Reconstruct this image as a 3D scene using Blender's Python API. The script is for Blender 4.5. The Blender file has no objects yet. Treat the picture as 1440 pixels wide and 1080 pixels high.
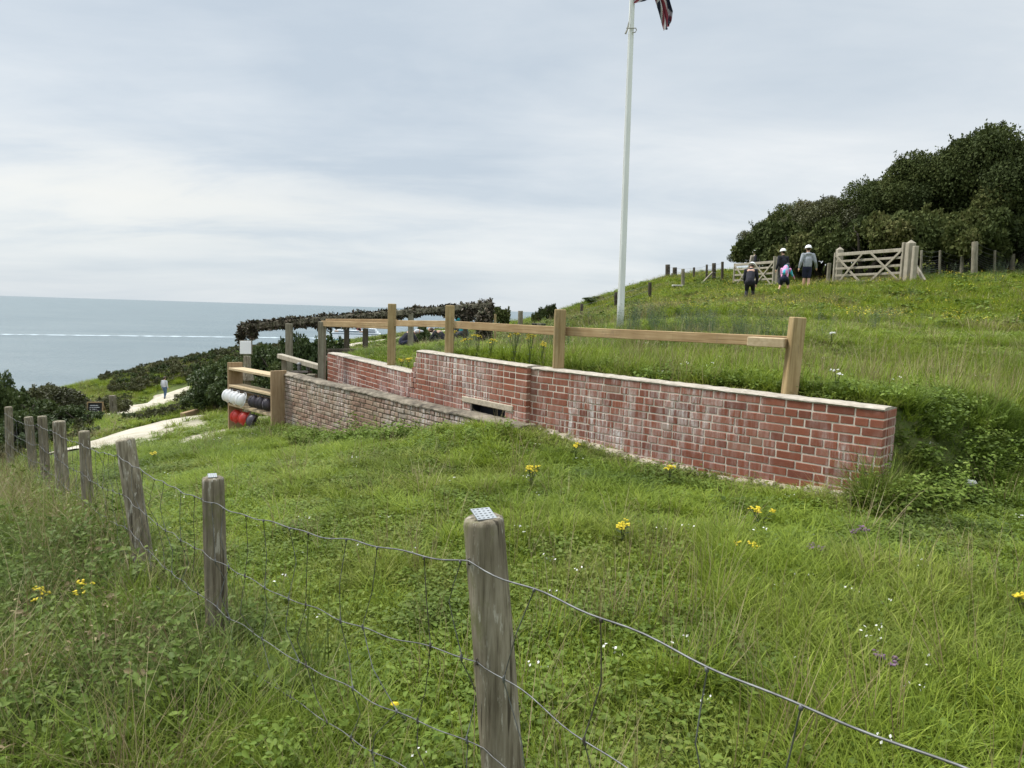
import bpy, math, random
import numpy as np
from mathutils import Vector, Matrix, Euler
S = bpy.context.scene; C = S.collection
rng = np.random.default_rng(11); random.seed(11)
R_ = math.radians

# ------------------------------------------------------------------ camera
FPX = 1000.0
PITCH, ROLL = math.atan(0.103*math.cos(R_(1.75))), R_(1.75)
CM = Matrix.Rotation(math.pi/2-PITCH, 3, 'X') @ Matrix.Rotation(ROLL, 3, 'Z')
cam = bpy.data.cameras.new("camera"); co = bpy.data.objects.new("camera", cam); C.objects.link(co)
cam.sensor_width = 36; cam.lens = 36*FPX/1440; cam.clip_start = 0.05; cam.clip_end = 120000
co.matrix_world = CM.to_4x4(); S.camera = co

def PX(px, py, Y):
    d = CM @ Vector(((px-720)/FPX, -(py-540)/FPX, -1)); return d*(Y/d.y)

# ------------------------------------------------------------------ materials
def newmat(name):
    m = bpy.data.materials.new(name); m.use_nodes = True
    nt = m.node_tree; b = nt.nodes['Principled BSDF']
    return m, nt, b
def N(nt, t, **kw):
    n = nt.nodes.new(t)
    for k, v in kw.items():
        if k.startswith('i_'):
            n.inputs[k[2:].replace('_', ' ')].default_value = v
        else: setattr(n, k, v)
    return n
def L(nt, a, b): nt.links.new(a, b)
def rgba(c): return (c[0], c[1], c[2], 1)
def ramp(nt, fac, stops):
    r = N(nt, 'ShaderNodeValToRGB'); e = r.color_ramp.elements
    while len(e) < len(stops): e.new(0.5)
    for i, (p, c) in enumerate(stops):
        e[i].position = p; e[i].color = rgba(c)
    L(nt, fac, r.inputs['Fac']); return r.outputs['Color']
def mix(nt, fac, a, b, mode='MIX'):
    n = N(nt, 'ShaderNodeMix', data_type='RGBA', blend_type=mode)
    for s, v in ((n.inputs[0], fac), (n.inputs[6], a), (n.inputs[7], b)):
        if isinstance(v, (int, float)): s.default_value = v
        elif isinstance(v, tuple): s.default_value = rgba(v)
        else: L(nt, v, s)
    return n.outputs[2]
def noise(nt, scale=5, vec=(1, 1, 1), detail=5, rough=.55, coord='Object', off=(0, 0, 0)):
    tc = N(nt, 'ShaderNodeTexCoord'); mp = N(nt, 'ShaderNodeMapping')
    mp.inputs['Scale'].default_value = vec; mp.inputs['Location'].default_value = off
    L(nt, tc.outputs[coord], mp.inputs['Vector'])
    n = N(nt, 'ShaderNodeTexNoise'); n.inputs['Scale'].default_value = scale
    n.inputs['Detail'].default_value = detail; n.inputs['Roughness'].default_value = rough
    L(nt, mp.outputs[0], n.inputs['Vector']); return n.outputs['Fac']
def maprange(nt, v, a, b, c=0., d=1.):
    n = N(nt, 'ShaderNodeMapRange'); L(nt, v, n.inputs['Value'])
    for k, x in zip(('From Min', 'From Max', 'To Min', 'To Max'), (a, b, c, d)): n.inputs[k].default_value = x
    return n.outputs[0]
def math_(nt, op, a, b=None):
    n = N(nt, 'ShaderNodeMath', operation=op)
    for i, v in enumerate((a, b)):
        if v is None: continue
        if isinstance(v, (int, float)): n.inputs[i].default_value = v
        else: L(nt, v, n.inputs[i])
    return n.outputs[0]
def attr(nt, name, typ='GEOMETRY'):
    return N(nt, 'ShaderNodeAttribute', attribute_name=name, attribute_type=typ).outputs['Fac']
def bump(nt, b, h, strength=.5, dist=.01):
    n = N(nt, 'ShaderNodeBump'); n.inputs['Strength'].default_value = strength; n.inputs['Distance'].default_value = dist
    L(nt, h, n.inputs['Height']); L(nt, n.outputs[0], b.inputs['Normal'])

def simple(name, c1, c2=None, scale=8, rough=.7, bmp=.2, metal=0, vec=(1, 1, 1), spec=.3, dist=.01):
    m, nt, b = newmat(name)
    c2 = c2 or tuple(x*.7 for x in c1)
    f = noise(nt, scale, vec)
    L(nt, ramp(nt, f, [(.3, c2), (.7, c1)]), b.inputs['Base Color'])
    b.inputs['Roughness'].default_value = rough; b.inputs['Metallic'].default_value = metal
    b.inputs['Specular IOR Level'].default_value = spec
    if bmp: bump(nt, b, f, bmp, dist)
    return m
def wood(name, c1, c2, c3=None, grain=(45, 45, 2.5), axis='z', bmp=.6, lichen=None, chips=None):
    m, nt, b = newmat(name)
    v = {'z': grain, 'x': (grain[2], grain[0], grain[0]), 'y': (grain[0], grain[2], grain[0])}[axis]
    f = noise(nt, 1, v, 6, .65); g = noise(nt, 5, (1, 1, 1), 3)
    col = ramp(nt, f, [(.3, c2), (.52, c1), (.75, c3 or tuple(min(1, x*1.35) for x in c1))])
    col = mix(nt, maprange(nt, g, .35, .7, 0, .55), col, c2)
    if lichen:
        l = noise(nt, 11, (1, 1, .45), 6, .7, off=(3, 1, 2))
        col = mix(nt, maprange(nt, l, .56, .66, 0, .8), col, lichen)
    if chips:
        ch = noise(nt, 1, (34, 34, 7), 5, .7, off=(9, 2, 4))
        col = mix(nt, maprange(nt, ch, .57, .63, 0, .8), col, chips)
        ck = noise(nt, 1, (55, 55, 1.1), 2, .5, off=(3, 7, 1)); col = mix(nt, maprange(nt, ck, .36, .30, 0, .85), col, (.03, .024, .016))
    rn = N(nt, 'ShaderNodeObjectInfo').outputs['Random']
    col = mix(nt, maprange(nt, rn, 0, 1, 0, .28), col, (c2[0]*.7, c2[1]*.7, c2[2]*.65))
    L(nt, col, b.inputs['Base Color']); b.inputs['Roughness'].default_value = .85
    b.inputs['Specular IOR Level'].default_value = .2
    crk = noise(nt, 1, (grain[0]*.55 if axis != 'x' else grain[2]*.7, grain[0]*.55 if axis != 'y' else grain[2]*.7, grain[2]*.4 if axis == 'z' else grain[0]*.55), 4, .5)
    h = math_(nt, 'ADD', f, math_(nt, 'MULTIPLY', maprange(nt, crk, .34, .42), .8))
    bump(nt, b, h, bmp, .006)
    return m
def leafmat(name, stops, tintcol=(.30, .25, .11), trans=.3, rough=.55, spec=.25, inst=True, tint2=None):
    """green material: per-blade attribute rnd, per-clump attribute tint (dryness, 0..1)"""
    m, nt, b = newmat(name)
    r = attr(nt, 'rnd')
    rn = N(nt, 'ShaderNodeObjectInfo').outputs['Random']
    f = math_(nt, 'ADD', math_(nt, 'MULTIPLY', r, .6), math_(nt, 'MULTIPLY', rn, .4))
    col = ramp(nt, f, stops)
    if inst:
        t = attr(nt, 'tint', 'INSTANCER')
        tt = math_(nt, 'MULTIPLY', t, maprange(nt, r, 0, 1, .35, 1.25))
        col = mix(nt, tt, col, tintcol)
        if tint2:
            col = mix(nt, attr(nt, 'tint2', 'INSTANCER'), col, tint2)
    L(nt, col, b.inputs['Base Color']); b.inputs['Roughness'].default_value = rough
    b.inputs['Specular IOR Level'].default_value = spec
    tr = N(nt, 'ShaderNodeBsdfTranslucent'); L(nt, col, tr.inputs['Color'])
    mx = N(nt, 'ShaderNodeMixShader'); mx.inputs[0].default_value = trans
    L(nt, b.outputs[0], mx.inputs[1]); L(nt, tr.outputs[0], mx.inputs[2])
    L(nt, mx.outputs[0], nt.nodes['Material Output'].inputs['Surface'])
    return m

# ------------------------------------------------------------------ object helpers
def tag(o, label=None, cat=None, group=None, kind=None):
    for k, v in (('label', label), ('category', cat), ('group', group), ('kind', kind)):
        if v: o[k] = v
    return o
def empty(name, loc, label, cat, group=None, rz=0):
    o = bpy.data.objects.new(name, None); C.objects.link(o); o.location = loc; o.rotation_euler = (0, 0, rz)
    o.empty_display_size = .1
    return tag(o, label, cat, group)
class MB:
    def __init__(s): s.v = []; s.f = []; s.r = []; s.m = []
    def add(s, v, f, r=None, m=0):
        k = len(s.v); r = random.random() if r is None else r
        s.v += [tuple(x) for x in v]; s.f += [tuple(i+k for i in q) for q in f]
        s.r += [r]*len(v); s.m += [m]*len(f)
    def box(s, c, sz, rot=None, r=None, m=0, bev=0):
        x, y, z = (q/2 for q in sz); c = Vector(c)
        if bev:
            b = bev; vs = []
            for sx in (-1, 1):
                for sy in (-1, 1):
                    for sz_ in (-1, 1):
                        vs += [(sx*(x-b), sy*(y-b), sz_*z), (sx*(x-b), sy*y, sz_*(z-b)), (sx*x, sy*(y-b), sz_*(z-b))]
            def id(sx, sy, sz_, k): return ((sx*2+sy)*2+sz_)*3+k
            f = []
            f += [[id(0,0,k,0), id(1,0,k,0), id(1,1,k,0), id(0,1,k,0)] if k else [id(0,0,k,0), id(0,1,k,0), id(1,1,k,0), id(1,0,k,0)] for k in (0, 1)]
            f += [[id(0,k,0,1), id(0,k,1,1), id(1,k,1,1), id(1,k,0,1)] if k else [id(0,k,0,1), id(1,k,0,1), id(1,k,1,1), id(0,k,1,1)] for k in (0, 1)]
            f += [[id(k,0,0,2), id(k,1,0,2), id(k,1,1,2), id(k,0,1,2)] if k else [id(k,0,0,2), id(k,0,1,2), id(k,1,1,2), id(k,1,0,2)] for k in (0, 1)]
            for a in (0, 1):
                for b_ in (0, 1):
                    f += [[id(a,b_,0,1), id(a,b_,0,2), id(a,b_,1,2), id(a,b_,1,1)],
                          [id(a,0,b_,0), id(a,0,b_,2), id(a,1,b_,2), id(a,1,b_,0)],
                          [id(0,a,b_,0), id(0,a,b_,1), id(1,a,b_,1), id(1,a,b_,0)]]
                    for c_ in (0, 1): f += [[id(a,b_,c_,0), id(a,b_,c_,1), id(a,b_,c_,2)]]
        else:
            vs = [(sx*x, sy*y, q*z) for sx in (-1, 1) for sy in (-1, 1) for q in (-1, 1)]
            f = [(0,1,3,2), (4,6,7,5), (0,4,5,1), (2,3,7,6), (0,2,6,4), (1,5,7,3)]
        if rot: vs = [rot @ Vector(q) for q in vs]
        s.add([c+Vector(q) for q in vs], f, r, m)
    def beam(s, p, q, w, h, bev=.006, r=None, m=0, ext=0):
        p, q = Vector(p), Vector(q); d = (q-p); ln = d.length; d.normalize()
        up = Vector((0, 0, 1)) if abs(d.z) < .95 else Vector((0, 1, 0))
        y = up.cross(d).normalized(); z = d.cross(y)
        s.box((p+q)/2, (ln+ext, w, h), Matrix((d, y, z)).transposed(), r, m, bev)
    def tube(s, pts, rad, n=8, r=None, m=0, caps=True, round_=False):
        pts = [Vector(p) for p in pts]
        if not hasattr(rad, '__len__'): rad = [rad]*len(pts)
        rad = list(rad)
        if round_:
            d0 = (pts[0]-pts[1]).normalized(); d1 = (pts[-1]-pts[-2]).normalized(); r0, r1 = rad[0], rad[-1]
            pts = [pts[0]+d0*r0*.98, pts[0]+d0*r0*.7]+pts+[pts[-1]+d1*r1*.7, pts[-1]+d1*r1*.98]
            rad = [r0*.2, r0*.71]+rad+[r1*.71, r1*.2]
        vs = []; f = []; prev = None
        for i, p in enumerate(pts):
            t = (pts[min(i+1, len(pts)-1)]-pts[max(i-1, 0)]).normalized()
            if prev is None:
                a = t.cross(Vector((0, 0, 1)) if abs(t.z) < .9 else Vector((1, 0, 0))).normalized()
            else: a = (prev-t*prev.dot(t)).normalized()
            prev = a; b = t.cross(a)
            for k in range(n):
                w = 2*math.pi*k/n; vs.append(p+(a*math.cos(w)+b*math.sin(w))*rad[i])
        for i in range(len(pts)-1):
            for k in range(n):
                k2 = (k+1) % n; f.append((i*n+k, i*n+k2, (i+1)*n+k2, (i+1)*n+k))
        if caps: f += [tuple(range(n-1, -1, -1)), tuple(range((len(pts)-1)*n, len(pts)*n))]
        s.add(vs, f, r, m)
    def dome(s, c, rx, ry, rz, n=16, k=6, lo=0., rot=None, r=None, m=0):
        """ellipsoid cap from elevation lo (radians) to the top"""
        vs = []; f = []; c = Vector(c)
        for i in range(k):
            e = lo+(math.pi/2-lo)*i/k
            for j in range(n):
                w = 2*math.pi*j/n; vs.append((rx*math.cos(e)*math.cos(w), ry*math.cos(e)*math.sin(w), rz*math.sin(e)))
        vs.append((0, 0, rz))
        for i in range(k-1):
            for j in range(n): f.append((i*n+j, i*n+(j+1) % n, (i+1)*n+(j+1) % n, (i+1)*n+j))
        f += [((k-1)*n+j, (k-1)*n+(j+1) % n, k*n) for j in range(n)]
        f.append(tuple(range(n-1, -1, -1)))
        if rot: vs = [rot @ Vector(q) for q in vs]
        s.add([c+Vector(q) for q in vs], f, r, m)
    def build(s, name, mats, parent=None, loc=None, smooth=False, jit=0):
        if parent is not None: base = Vector(parent.location) if loc is None else Vector(loc)
        else: base = Vector(loc or (0, 0, 0))
        me = bpy.data.meshes.new(name)
        v = [(x-base.x, y-base.y, z-base.z) for x, y, z in s.v]
        if jit: v = [(x+random.uniform(-jit, jit), y+random.uniform(-jit, jit), z+random.uniform(-jit, jit)) for x, y, z in v]
        me.from_pydata(v, [], s.f)
        a = me.attributes.new('rnd', 'FLOAT', 'POINT'); a.data.foreach_set('value', np.array(s.r, 'f'))
        mats = mats if isinstance(mats, (list, tuple)) else [mats]
        for q in mats: me.materials.append(q)
        if len(mats) > 1: me.polygons.foreach_set('material_index', np.array(s.m, 'i'))
        if smooth: me.polygons.foreach_set('use_smooth', np.ones(len(s.f), bool))
        me.update()
        o = bpy.data.objects.new(name, me); C.objects.link(o)
        if parent is not None: o.parent = parent
        else: o.location = base
        return o
def copy_tree(o, parent=None):
    c = o.copy(); C.objects.link(c)
    for k in ('label', 'group'):
        pass
    if parent: c.parent = parent
    for ch in list(o.children): copy_tree(ch, c)
    return c
def np_mesh(name, V, faces, rnd=None, mat=None, smooth=False):
    """V (n,3); faces: list of (m,k) index arrays"""
    me = bpy.data.meshes.new(name)
    me.vertices.add(len(V)); me.vertices.foreach_set('co', np.ascontiguousarray(V, 'f').ravel())
    loops = np.concatenate([f.ravel() for f in faces]); tot = np.concatenate([np.full(len(f), f.shape[1]) for f in faces])
    st = np.concatenate([[0], np.cumsum(tot)[:-1]])
    me.loops.add(len(loops)); me.loops.foreach_set('vertex_index', loops.astype('i'))
    me.polygons.add(len(tot)); me.polygons.foreach_set('loop_start', st.astype('i'))
    try: me.polygons.foreach_set('loop_total', tot.astype('i'))
    except Exception: pass
    if smooth: me.polygons.foreach_set('use_smooth', np.ones(len(tot), bool))
    if rnd is not None:
        a = me.attributes.new('rnd', 'FLOAT', 'POINT'); a.data.foreach_set('value', np.ascontiguousarray(rnd, 'f'))
    if mat: me.materials.append(mat)
    me.update(calc_edges=True); me.validate()
    return me
def link(me, name, parent=None, loc=(0, 0, 0)):
    o = bpy.data.objects.new(name, me); C.objects.link(o); o.location = loc
    if parent: o.parent = parent
    return o
def unit(a): return a/np.maximum(np.linalg.norm(a, axis=-1, keepdims=True), 1e-9)

# leaf shapes: (along, across, lift)
RHOMB = np.array([(0, 0, 0), (.45, .32, .05), (1, 0, -.05), (.45, -.32, .05)]); RHOMB_F = [np.array([[0, 1, 2, 3]])]
OVAL = np.array([(0, 0, 0), (.3, .3, .08), (.65, .26, .06), (1, 0, -.12), (.65, -.26, .06), (.3, -.3, .08), (.5, 0, -.02)])
OVAL_F = [np.array([[0, 1, 6], [1, 2, 6], [2, 3, 6], [3, 4, 6], [4, 5, 6], [5, 0, 6]])]
def leaves(P, D, Nn, size, rnd, shape=RHOMB, F=RHOMB_F):
    D = unit(D); Nn = unit(Nn-(Nn*D).sum(1, keepdims=True)*D); Sd = np.cross(Nn, D)
    n, k = len(P), len(shape); size = np.broadcast_to(size, (n,))
    V = P[:, None]+size[:, None, None]*(D[:, None]*shape[None, :, :1]+Sd[:, None]*shape[None, :, 1:2]+Nn[:, None]*shape[None, :, 2:3])
    off = (np.arange(n)*k)[:, None, None]
    fs = [(f[None]+off).reshape(-1, f.shape[1]) for f in F]
    return V.reshape(-1, 3), fs, np.repeat(rnd, k)
def blades(n, rad, lmin, lmax, w, lean=(.1, .6), curl=(.2, 1.2), seg=3, rg=rng, heads=False):
    a = rg.uniform(0, 2*np.pi, n); rr = rad*np.sqrt(rg.uniform(0, 1, n))
    P = np.stack([rr*np.cos(a), rr*np.sin(a), np.full(n, -.015)], 1)
    az = a+rg.normal(0, .9, n); ln = rg.uniform(lmin, lmax, n); le = rg.uniform(*lean, n); cu = rg.uniform(*curl, n)
    side = np.stack([-np.sin(az), np.cos(az), np.zeros(n)], 1); tw = rg.uniform(-.6, .6, n)[:, None]
    rad_ = np.stack([np.cos(az), np.sin(az), np.zeros(n)], 1)
    side = unit(side+rad_*tw)
    rows = []; cur = P.copy()
    for i in range(seg+1):
        t = i/seg; ang = le+cu*t
        ww = (w*rg.uniform(.7, 1.3, n)*(1-t**1.6))[:, None] if i < seg else None
        if i < seg: rows += [cur-side*ww/2, cur+side*ww/2]
        else: rows.append(cur)
        cur = cur+(rad_*np.sin(ang)[:, None]+np.array([0, 0, 1.])*np.cos(ang)[:, None])*(ln/seg)[:, None]
    V = np.stack(rows, 1); k = V.shape[1]; off = (np.arange(n)*k)[:, None]
    q = np.concatenate([np.array([[2*i, 2*i+1, 2*i+3, 2*i+2]])+off for i in range(seg-1)])
    t = np.array([[2*seg-2, 2*seg-1, 2*seg]])+off
    return V.reshape(-1, 3), [q, t], np.repeat(rg.uniform(0, 1, n), k)
def join(parts):
    V = []; Q = {}; R = []; o = 0
    for v, fs, r in parts:
        V.append(v); R.append(r)
        for f in fs: Q.setdefault(f.shape[1], []).append(f+o)
        o += len(v)
    return np.concatenate(V), [np.concatenate(q) for q in Q.values()], np.concatenate(R)

# ------------------------------------------------------------------ value noise
_perm = np.random.default_rng(5).uniform(0, 1, (256, 256))
def vn(x, y, s, o=0):
    x = np.asarray(x)/s+o*17.3+1000; y = np.asarray(y)/s+o*9.1+1000
    i, j = np.floor(x).astype(int), np.floor(y).astype(int); u, v = x-i, y-j
    u = u*u*(3-2*u); v = v*v*(3-2*v); g = lambda a, b: _perm[a % 256, b % 256]
    return (g(i, j)*(1-u)+g(i+1, j)*u)*(1-v)+(g(i, j+1)*(1-u)+g(i+1, j+1)*u)*v
def fbm(x, y, s, o=0): return .5*vn(x, y, s, o)+.3*vn(x, y, s/2.3, o+1)+.2*vn(x, y, s/5.1, o+2)
def sstep(a, b, x): t = np.clip((x-a)/(b-a), 0, 1); return t*t*(3-2*t)

# ------------------------------------------------------------------ terrain
def cp(px, py, Y): v = PX(px, py, Y); return (v.x, v.y, v.z)
far = [cp(566, 494, 25), cp(625, 491, 25), cp(655, 487, 26), cp(215, 572, 38), cp(245, 577, 30), cp(225, 566, 46), cp(200, 584, 30), cp(250, 583, 24), cp(215, 594, 22), cp(450, 492, 50), cp(530, 480, 52), cp(680, 460, 55), cp(235, 557, 55), cp(230, 516, 64), cp(300, 507, 62), cp(400, 500, 58),
       (-28, 40, -6.5), (-45, 30, -7.5), (-60, 5, -6), (-2, 70, -2.2), (-50, -30, -4), (0, -40, -1), (-40, 60, -8), (-36, 70, -7), (-14, 68, -3.6), (-25, 20, -4.4), (-18, 30, -5.0)]
Fp = far+[(0, 0, -1.62), (0, -3, -1.55), (5, 0, -1.45), (-3, 1, -1.95), (-.07, 1.75, -1.62), (-1.43, 3.4, -1.74), (-2.5, 4.6, -1.86), (-3.73, 6.2, -2.05),
       (-4.84, 7.6, -2.35), (-5.96, 9, -2.6), (-7.07, 10.4, -2.85), (-8, 6, -2.9), (-6, 3, -2.4), cp(375, 603, 13.2), cp(320, 603, 14.4), cp(300, 616, 13), cp(220, 640, 11.5),
       cp(180, 609, 17), cp(110, 632, 14), cp(260, 591, 17), cp(133, 590, 22), cp(161, 597, 23), cp(277, 572, 21), cp(165, 583, 28), (-10, 14, -3.4), (-14, 17, -3.9),
       cp(1185, 697, 5.75), cp(900, 649, 7.1), cp(745, 606, 7.9), cp(540, 612, 10.7), cp(450, 606, 12), (-1.0, 6.5, -1.6), (0.5, 5, -1.52), (1.2, 3, -1.52), cp(1440, 692, 6), (8, 3, -1.3),
       (-5.5, 17, -2.7), (-4.5, 20, -2.6), (-3, 13, -2.0), (20, 5, -.6), (12, -10, -1)]
Up = far+[(2.95, 6.2, -.68), (.55, 8.6, -.68), (-.95, 10.35, -.68), (-1.4, 11.2, -.93), (-3.0, 13.7, -.92), cp(872, 462, 13), cp(1440, 472, 14), cp(1440, 542, 9), cp(1300, 452, 18),
       (12.43, 27.5, 1.32), (13.7, 25, 1.33), cp(1053, 425, 24), cp(1134, 409, 26), cp(1102, 413, 25), (12.1, 33, 1.4), (11.2, 36, 1.5), (12.8, 45, 2.3), (12.1, 55, 2.75),
       cp(915, 425, 36), cp(866, 438, 38), cp(818, 455, 38), cp(915, 401, 48), cp(870, 416, 47), cp(830, 429, 46), cp(800, 441, 46), cp(765, 448, 50),
       cp(1000, 441, 18), cp(900, 441, 20), cp(690, 488, 17), cp(578, 492, 17), cp(514, 497, 16), (12, 68, 1.0), (5, 62, -1.5), (8, 75, -3), (20, 90, -3),
       (17, 30, 1.9), (19, 28, 2.0), (25, 30, 2.6), (30, 45, 4), (40, 20, 2.5), (20, 10, .1), (20, 55, 3.3), (60, 60, 6), (8, 9.5, -.45), (-8, 25, -2.6), (-5, 35, -2.4), (120, 40, 8), (100, -30, 4)]
def tps(pts, reg=.02):
    P = np.array(pts, float); X = P[:, :2]; n = len(X)
    def U(a, b):
        r2 = ((a[:, None]-b[None])**2).sum(-1); return .5*r2*np.log(r2+1e-9)
    A = np.zeros((n+3, n+3)); A[:n, :n] = U(X, X)+reg*np.eye(n); A[:n, n] = 1; A[:n, n+1:] = X; A[n, :n] = 1; A[n+1:, :n] = X.T
    w = np.linalg.solve(A, np.concatenate([P[:, 2], np.zeros(3)]))
    def f(x, y):
        Q = np.stack([x, y], -1); out = np.empty(len(Q))
        for i in range(0, len(Q), 40000):
            q = Q[i:i+40000]; out[i:i+40000] = U(q, X)@w[:n]+w[n]+q@w[n+1:]
        return out
    return f
fF, fU = tps(Fp), tps(Up)
# bank line: wall nodes lie half a wall thickness behind the brick face
W0, W1, W2, W3 = Vector((2.96, 5.59)), Vector((.2, 8.15)), Vector((-1.32, 10.1)), Vector((-3.5, 13.4))
BANK = np.array([(40, 17), (12, 9.6), (6, 7.1), (4.1, 6.2), (3.17, 5.81), (.37, 8.34), (-1.14, 10.25), (-3.29, 13.56), (-2.9, 17), (-3.6, 24), (-8, 40), (-22, 80)], float)
BW = np.array([2.2, 1.4, .8, .5, .07, .06, .06, .07, .6, 1.5, 3, 5], float)
CLIFF = np.array([(-75, -60), (-62, 8), (-46, 30), (-42, 52), (-33, 69), (-15, 68), (-3, 74), (10, 76), (25, 92), (60, 130), (300, 300)], float)
def polydist(x, y, P, W=None):
    best = np.full(x.shape, 1e9); sg = np.zeros(x.shape); wd = np.zeros(x.shape)
    for i in range(len(P)-1):
        a, b = P[i], P[i+1]; d = b-a; l2 = d@d
        t = np.clip(((x-a[0])*d[0]+(y-a[1])*d[1])/l2, 0, 1)
        qx, qy = x-a[0]-t*d[0], y-a[1]-t*d[1]; dd = np.hypot(qx, qy)
        cr = d[0]*(y-a[1])-d[1]*(x-a[0])
        u = dd < best-1e-9
        best = np.where(u, dd, best); sg = np.where(u, np.sign(cr), sg)
        if W is not None: wd = np.where(u, W[i]*(1-t)+W[i+1]*t, wd)
    return best*sg, wd
def H(x, y, detail=True):
    x = np.atleast_1d(np.asarray(x, float)); y = np.atleast_1d(np.asarray(y, float)); sh = x.shape; x = x.ravel(); y = y.ravel()
    d, w = polydist(x, y, BANK, BW)      # BANK runs right to left: the far (upper) side has negative cross
    k = sstep(-w, w, -d)
    z = fF(x, y)*(1-k)+fU(x, y)*k
    if detail:
        r = np.hypot(x, y); z = z+(fbm(x, y, 1.3)-.5)*.07*np.clip(r/6, .5, 1.6)+(fbm(x, y, 5, 3)-.5)*.12*np.clip(r/20, 0, 1.5)
    c, _ = polydist(x, y, CLIFF)
    z = np.clip(z, -14, 16)
    z = z-95*sstep(0, 26, c+(fbm(x, y, 9, 7)-.5)*5)
    return z.reshape(sh)
def h1(x, y): return float(H(np.array([x]), np.array([y]))[0])
def hit(px, py, y0=1., y1=90., h=0.):
    ys = np.linspace(y0, y1, 2500); d = CM @ Vector(((px-720)/FPX, -(py-540)/FPX, -1)); d = d/d.y
    z = H(d.x*ys, ys); i = np.argmax(d.z*ys < z+h); return Vector((d.x*ys[i], ys[i], z[i]))
# ------------------------------------------------------------------ palette
M = {}
M['post'] = wood('weathered_post', (.25, .22, .16), (.075, .06, .04), (.40, .36, .28), grain=(60, 60, 3.5), lichen=(.15, .15, .07), bmp=1., chips=(.42, .40, .34))
M['oldrail'] = wood('old_grey_timber', (.24, .22, .165), (.11, .095, .065), (.34, .32, .25), axis='z')
M['fresh'] = wood('fresh_timber', (.37, .28, .145), (.21, .145, .068), (.47, .375, .22), grain=(42, 42, 2.2), bmp=.5, lichen=(.25, .19, .11))
M['freshx'] = wood('fresh_rail', (.40, .285, .155), (.235, .15, .072), (.50, .385, .23), grain=(42, 42, 1.6), axis='x', bmp=.5, lichen=(.27, .19, .12))
M['shelf'] = wood('shelf_timber', (.37, .27, .165), (.24, .16, .09), (.46, .35, .22), grain=(35, 35, 2), bmp=.25)
M['shelfx'] = wood('shelf_board', (.50, .40, .26), (.36, .27, .16), (.58, .48, .33), grain=(35, 35, 2), axis='x', bmp=.2)
M['gate'] = wood('silvered_oak', (.37, .335, .27), (.21, .185, .14), (.48, .44, .36), grain=(40, 40, 3), bmp=.4)
M['darkpost'] = wood('dark_wet_timber', (.085, .07, .05), (.03, .025, .018), (.15, .13, .10))
M['steel'] = simple('galvanised_wire', (.20, .205, .205), (.08, .08, .08), 30, .55, .2, metal=.6)
M['steeld'] = simple('rusty_wire', (.13, .12, .11), (.06, .05, .04), 40, .6, .2, metal=.5)
M['zinc'] = simple('zinc_plate', (.40, .42, .43), (.28, .30, .31), 25, .42, .1, metal=.55)
M['black'] = simple('black', (.012, .012, .013), (.02, .02, .02), 10, .6, 0)
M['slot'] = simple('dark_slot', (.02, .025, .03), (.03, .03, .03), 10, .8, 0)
M['white'] = simple('white_paint', (.70, .72, .71), (.60, .62, .61), 3, .35, .05, vec=(3, 3, .4))
M['paper'] = simple('white_board', (.80, .81, .83), (.74, .75, .78), 4, .5, 0)
M['helmet'] = simple('white_helmet', (.80, .80, .80), (.72, .72, .73), 5, .32, 0, spec=.5)
M['redhelmet'] = simple('red_helmet', (.55, .045, .03), (.42, .03, .025), 5, .35, 0, spec=.5)
M['greyhelmet'] = simple('grey_helmet', (.10, .085, .10), (.05, .045, .055), 9, .45, 0)
M['strap'] = simple('black_strap', (.02, .018, .022), (.035, .03, .035), 9, .7, 0)
M['concrete'] = simple('concrete', (.46, .40, .31), (.30, .26, .20), 22, .9, .5)
M['chalk'] = simple('chalk', (.47, .44, .365), (.27, .24, .175), 1.6, .95, .6, dist=.03)
M['stone'] = simple('pale_stone', (.5, .49, .45), (.38, .37, .33), 10, .9, .4)
M['skin'] = simple('skin', (.55, .34, .25), (.50, .30, .21), 20, .55, 0)
M['hair'] = simple('hair', (.05, .03, .02), (.025, .016, .01), 40, .6, .3)
def cloth(n, c, c2=None): M[n] = simple(n, c, c2 or tuple(x*.75 for x in c), 12, .9, .3)
cloth('grey_jersey', (.30, .32, .35)); cloth('navy', (.018, .02, .045)); cloth('dark_jacket', (.022, .022, .03)); cloth('charcoal', (.06, .06, .065))
cloth('teal', (.02, .22, .26)); cloth('denim', (.07, .12, .20)); cloth('pale_grey', (.48, .49, .52)); cloth('beige', (.40, .35, .28)); cloth('sock', (.6, .6, .6))
def tiedye():
    m, nt, b = newmat('tie_dye'); f = noise(nt, 1, (7, 7, 5), 3, .6)
    L(nt, ramp(nt, f, [(.34, (.03, .30, .42)), (.45, (.05, .45, .55)), (.53, (.55, .16, .36)), (.62, (.62, .30, .48))]), b.inputs['Base Color']); b.inputs['Roughness'].default_value = .85
    M['tiedye'] = m
tiedye()

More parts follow.
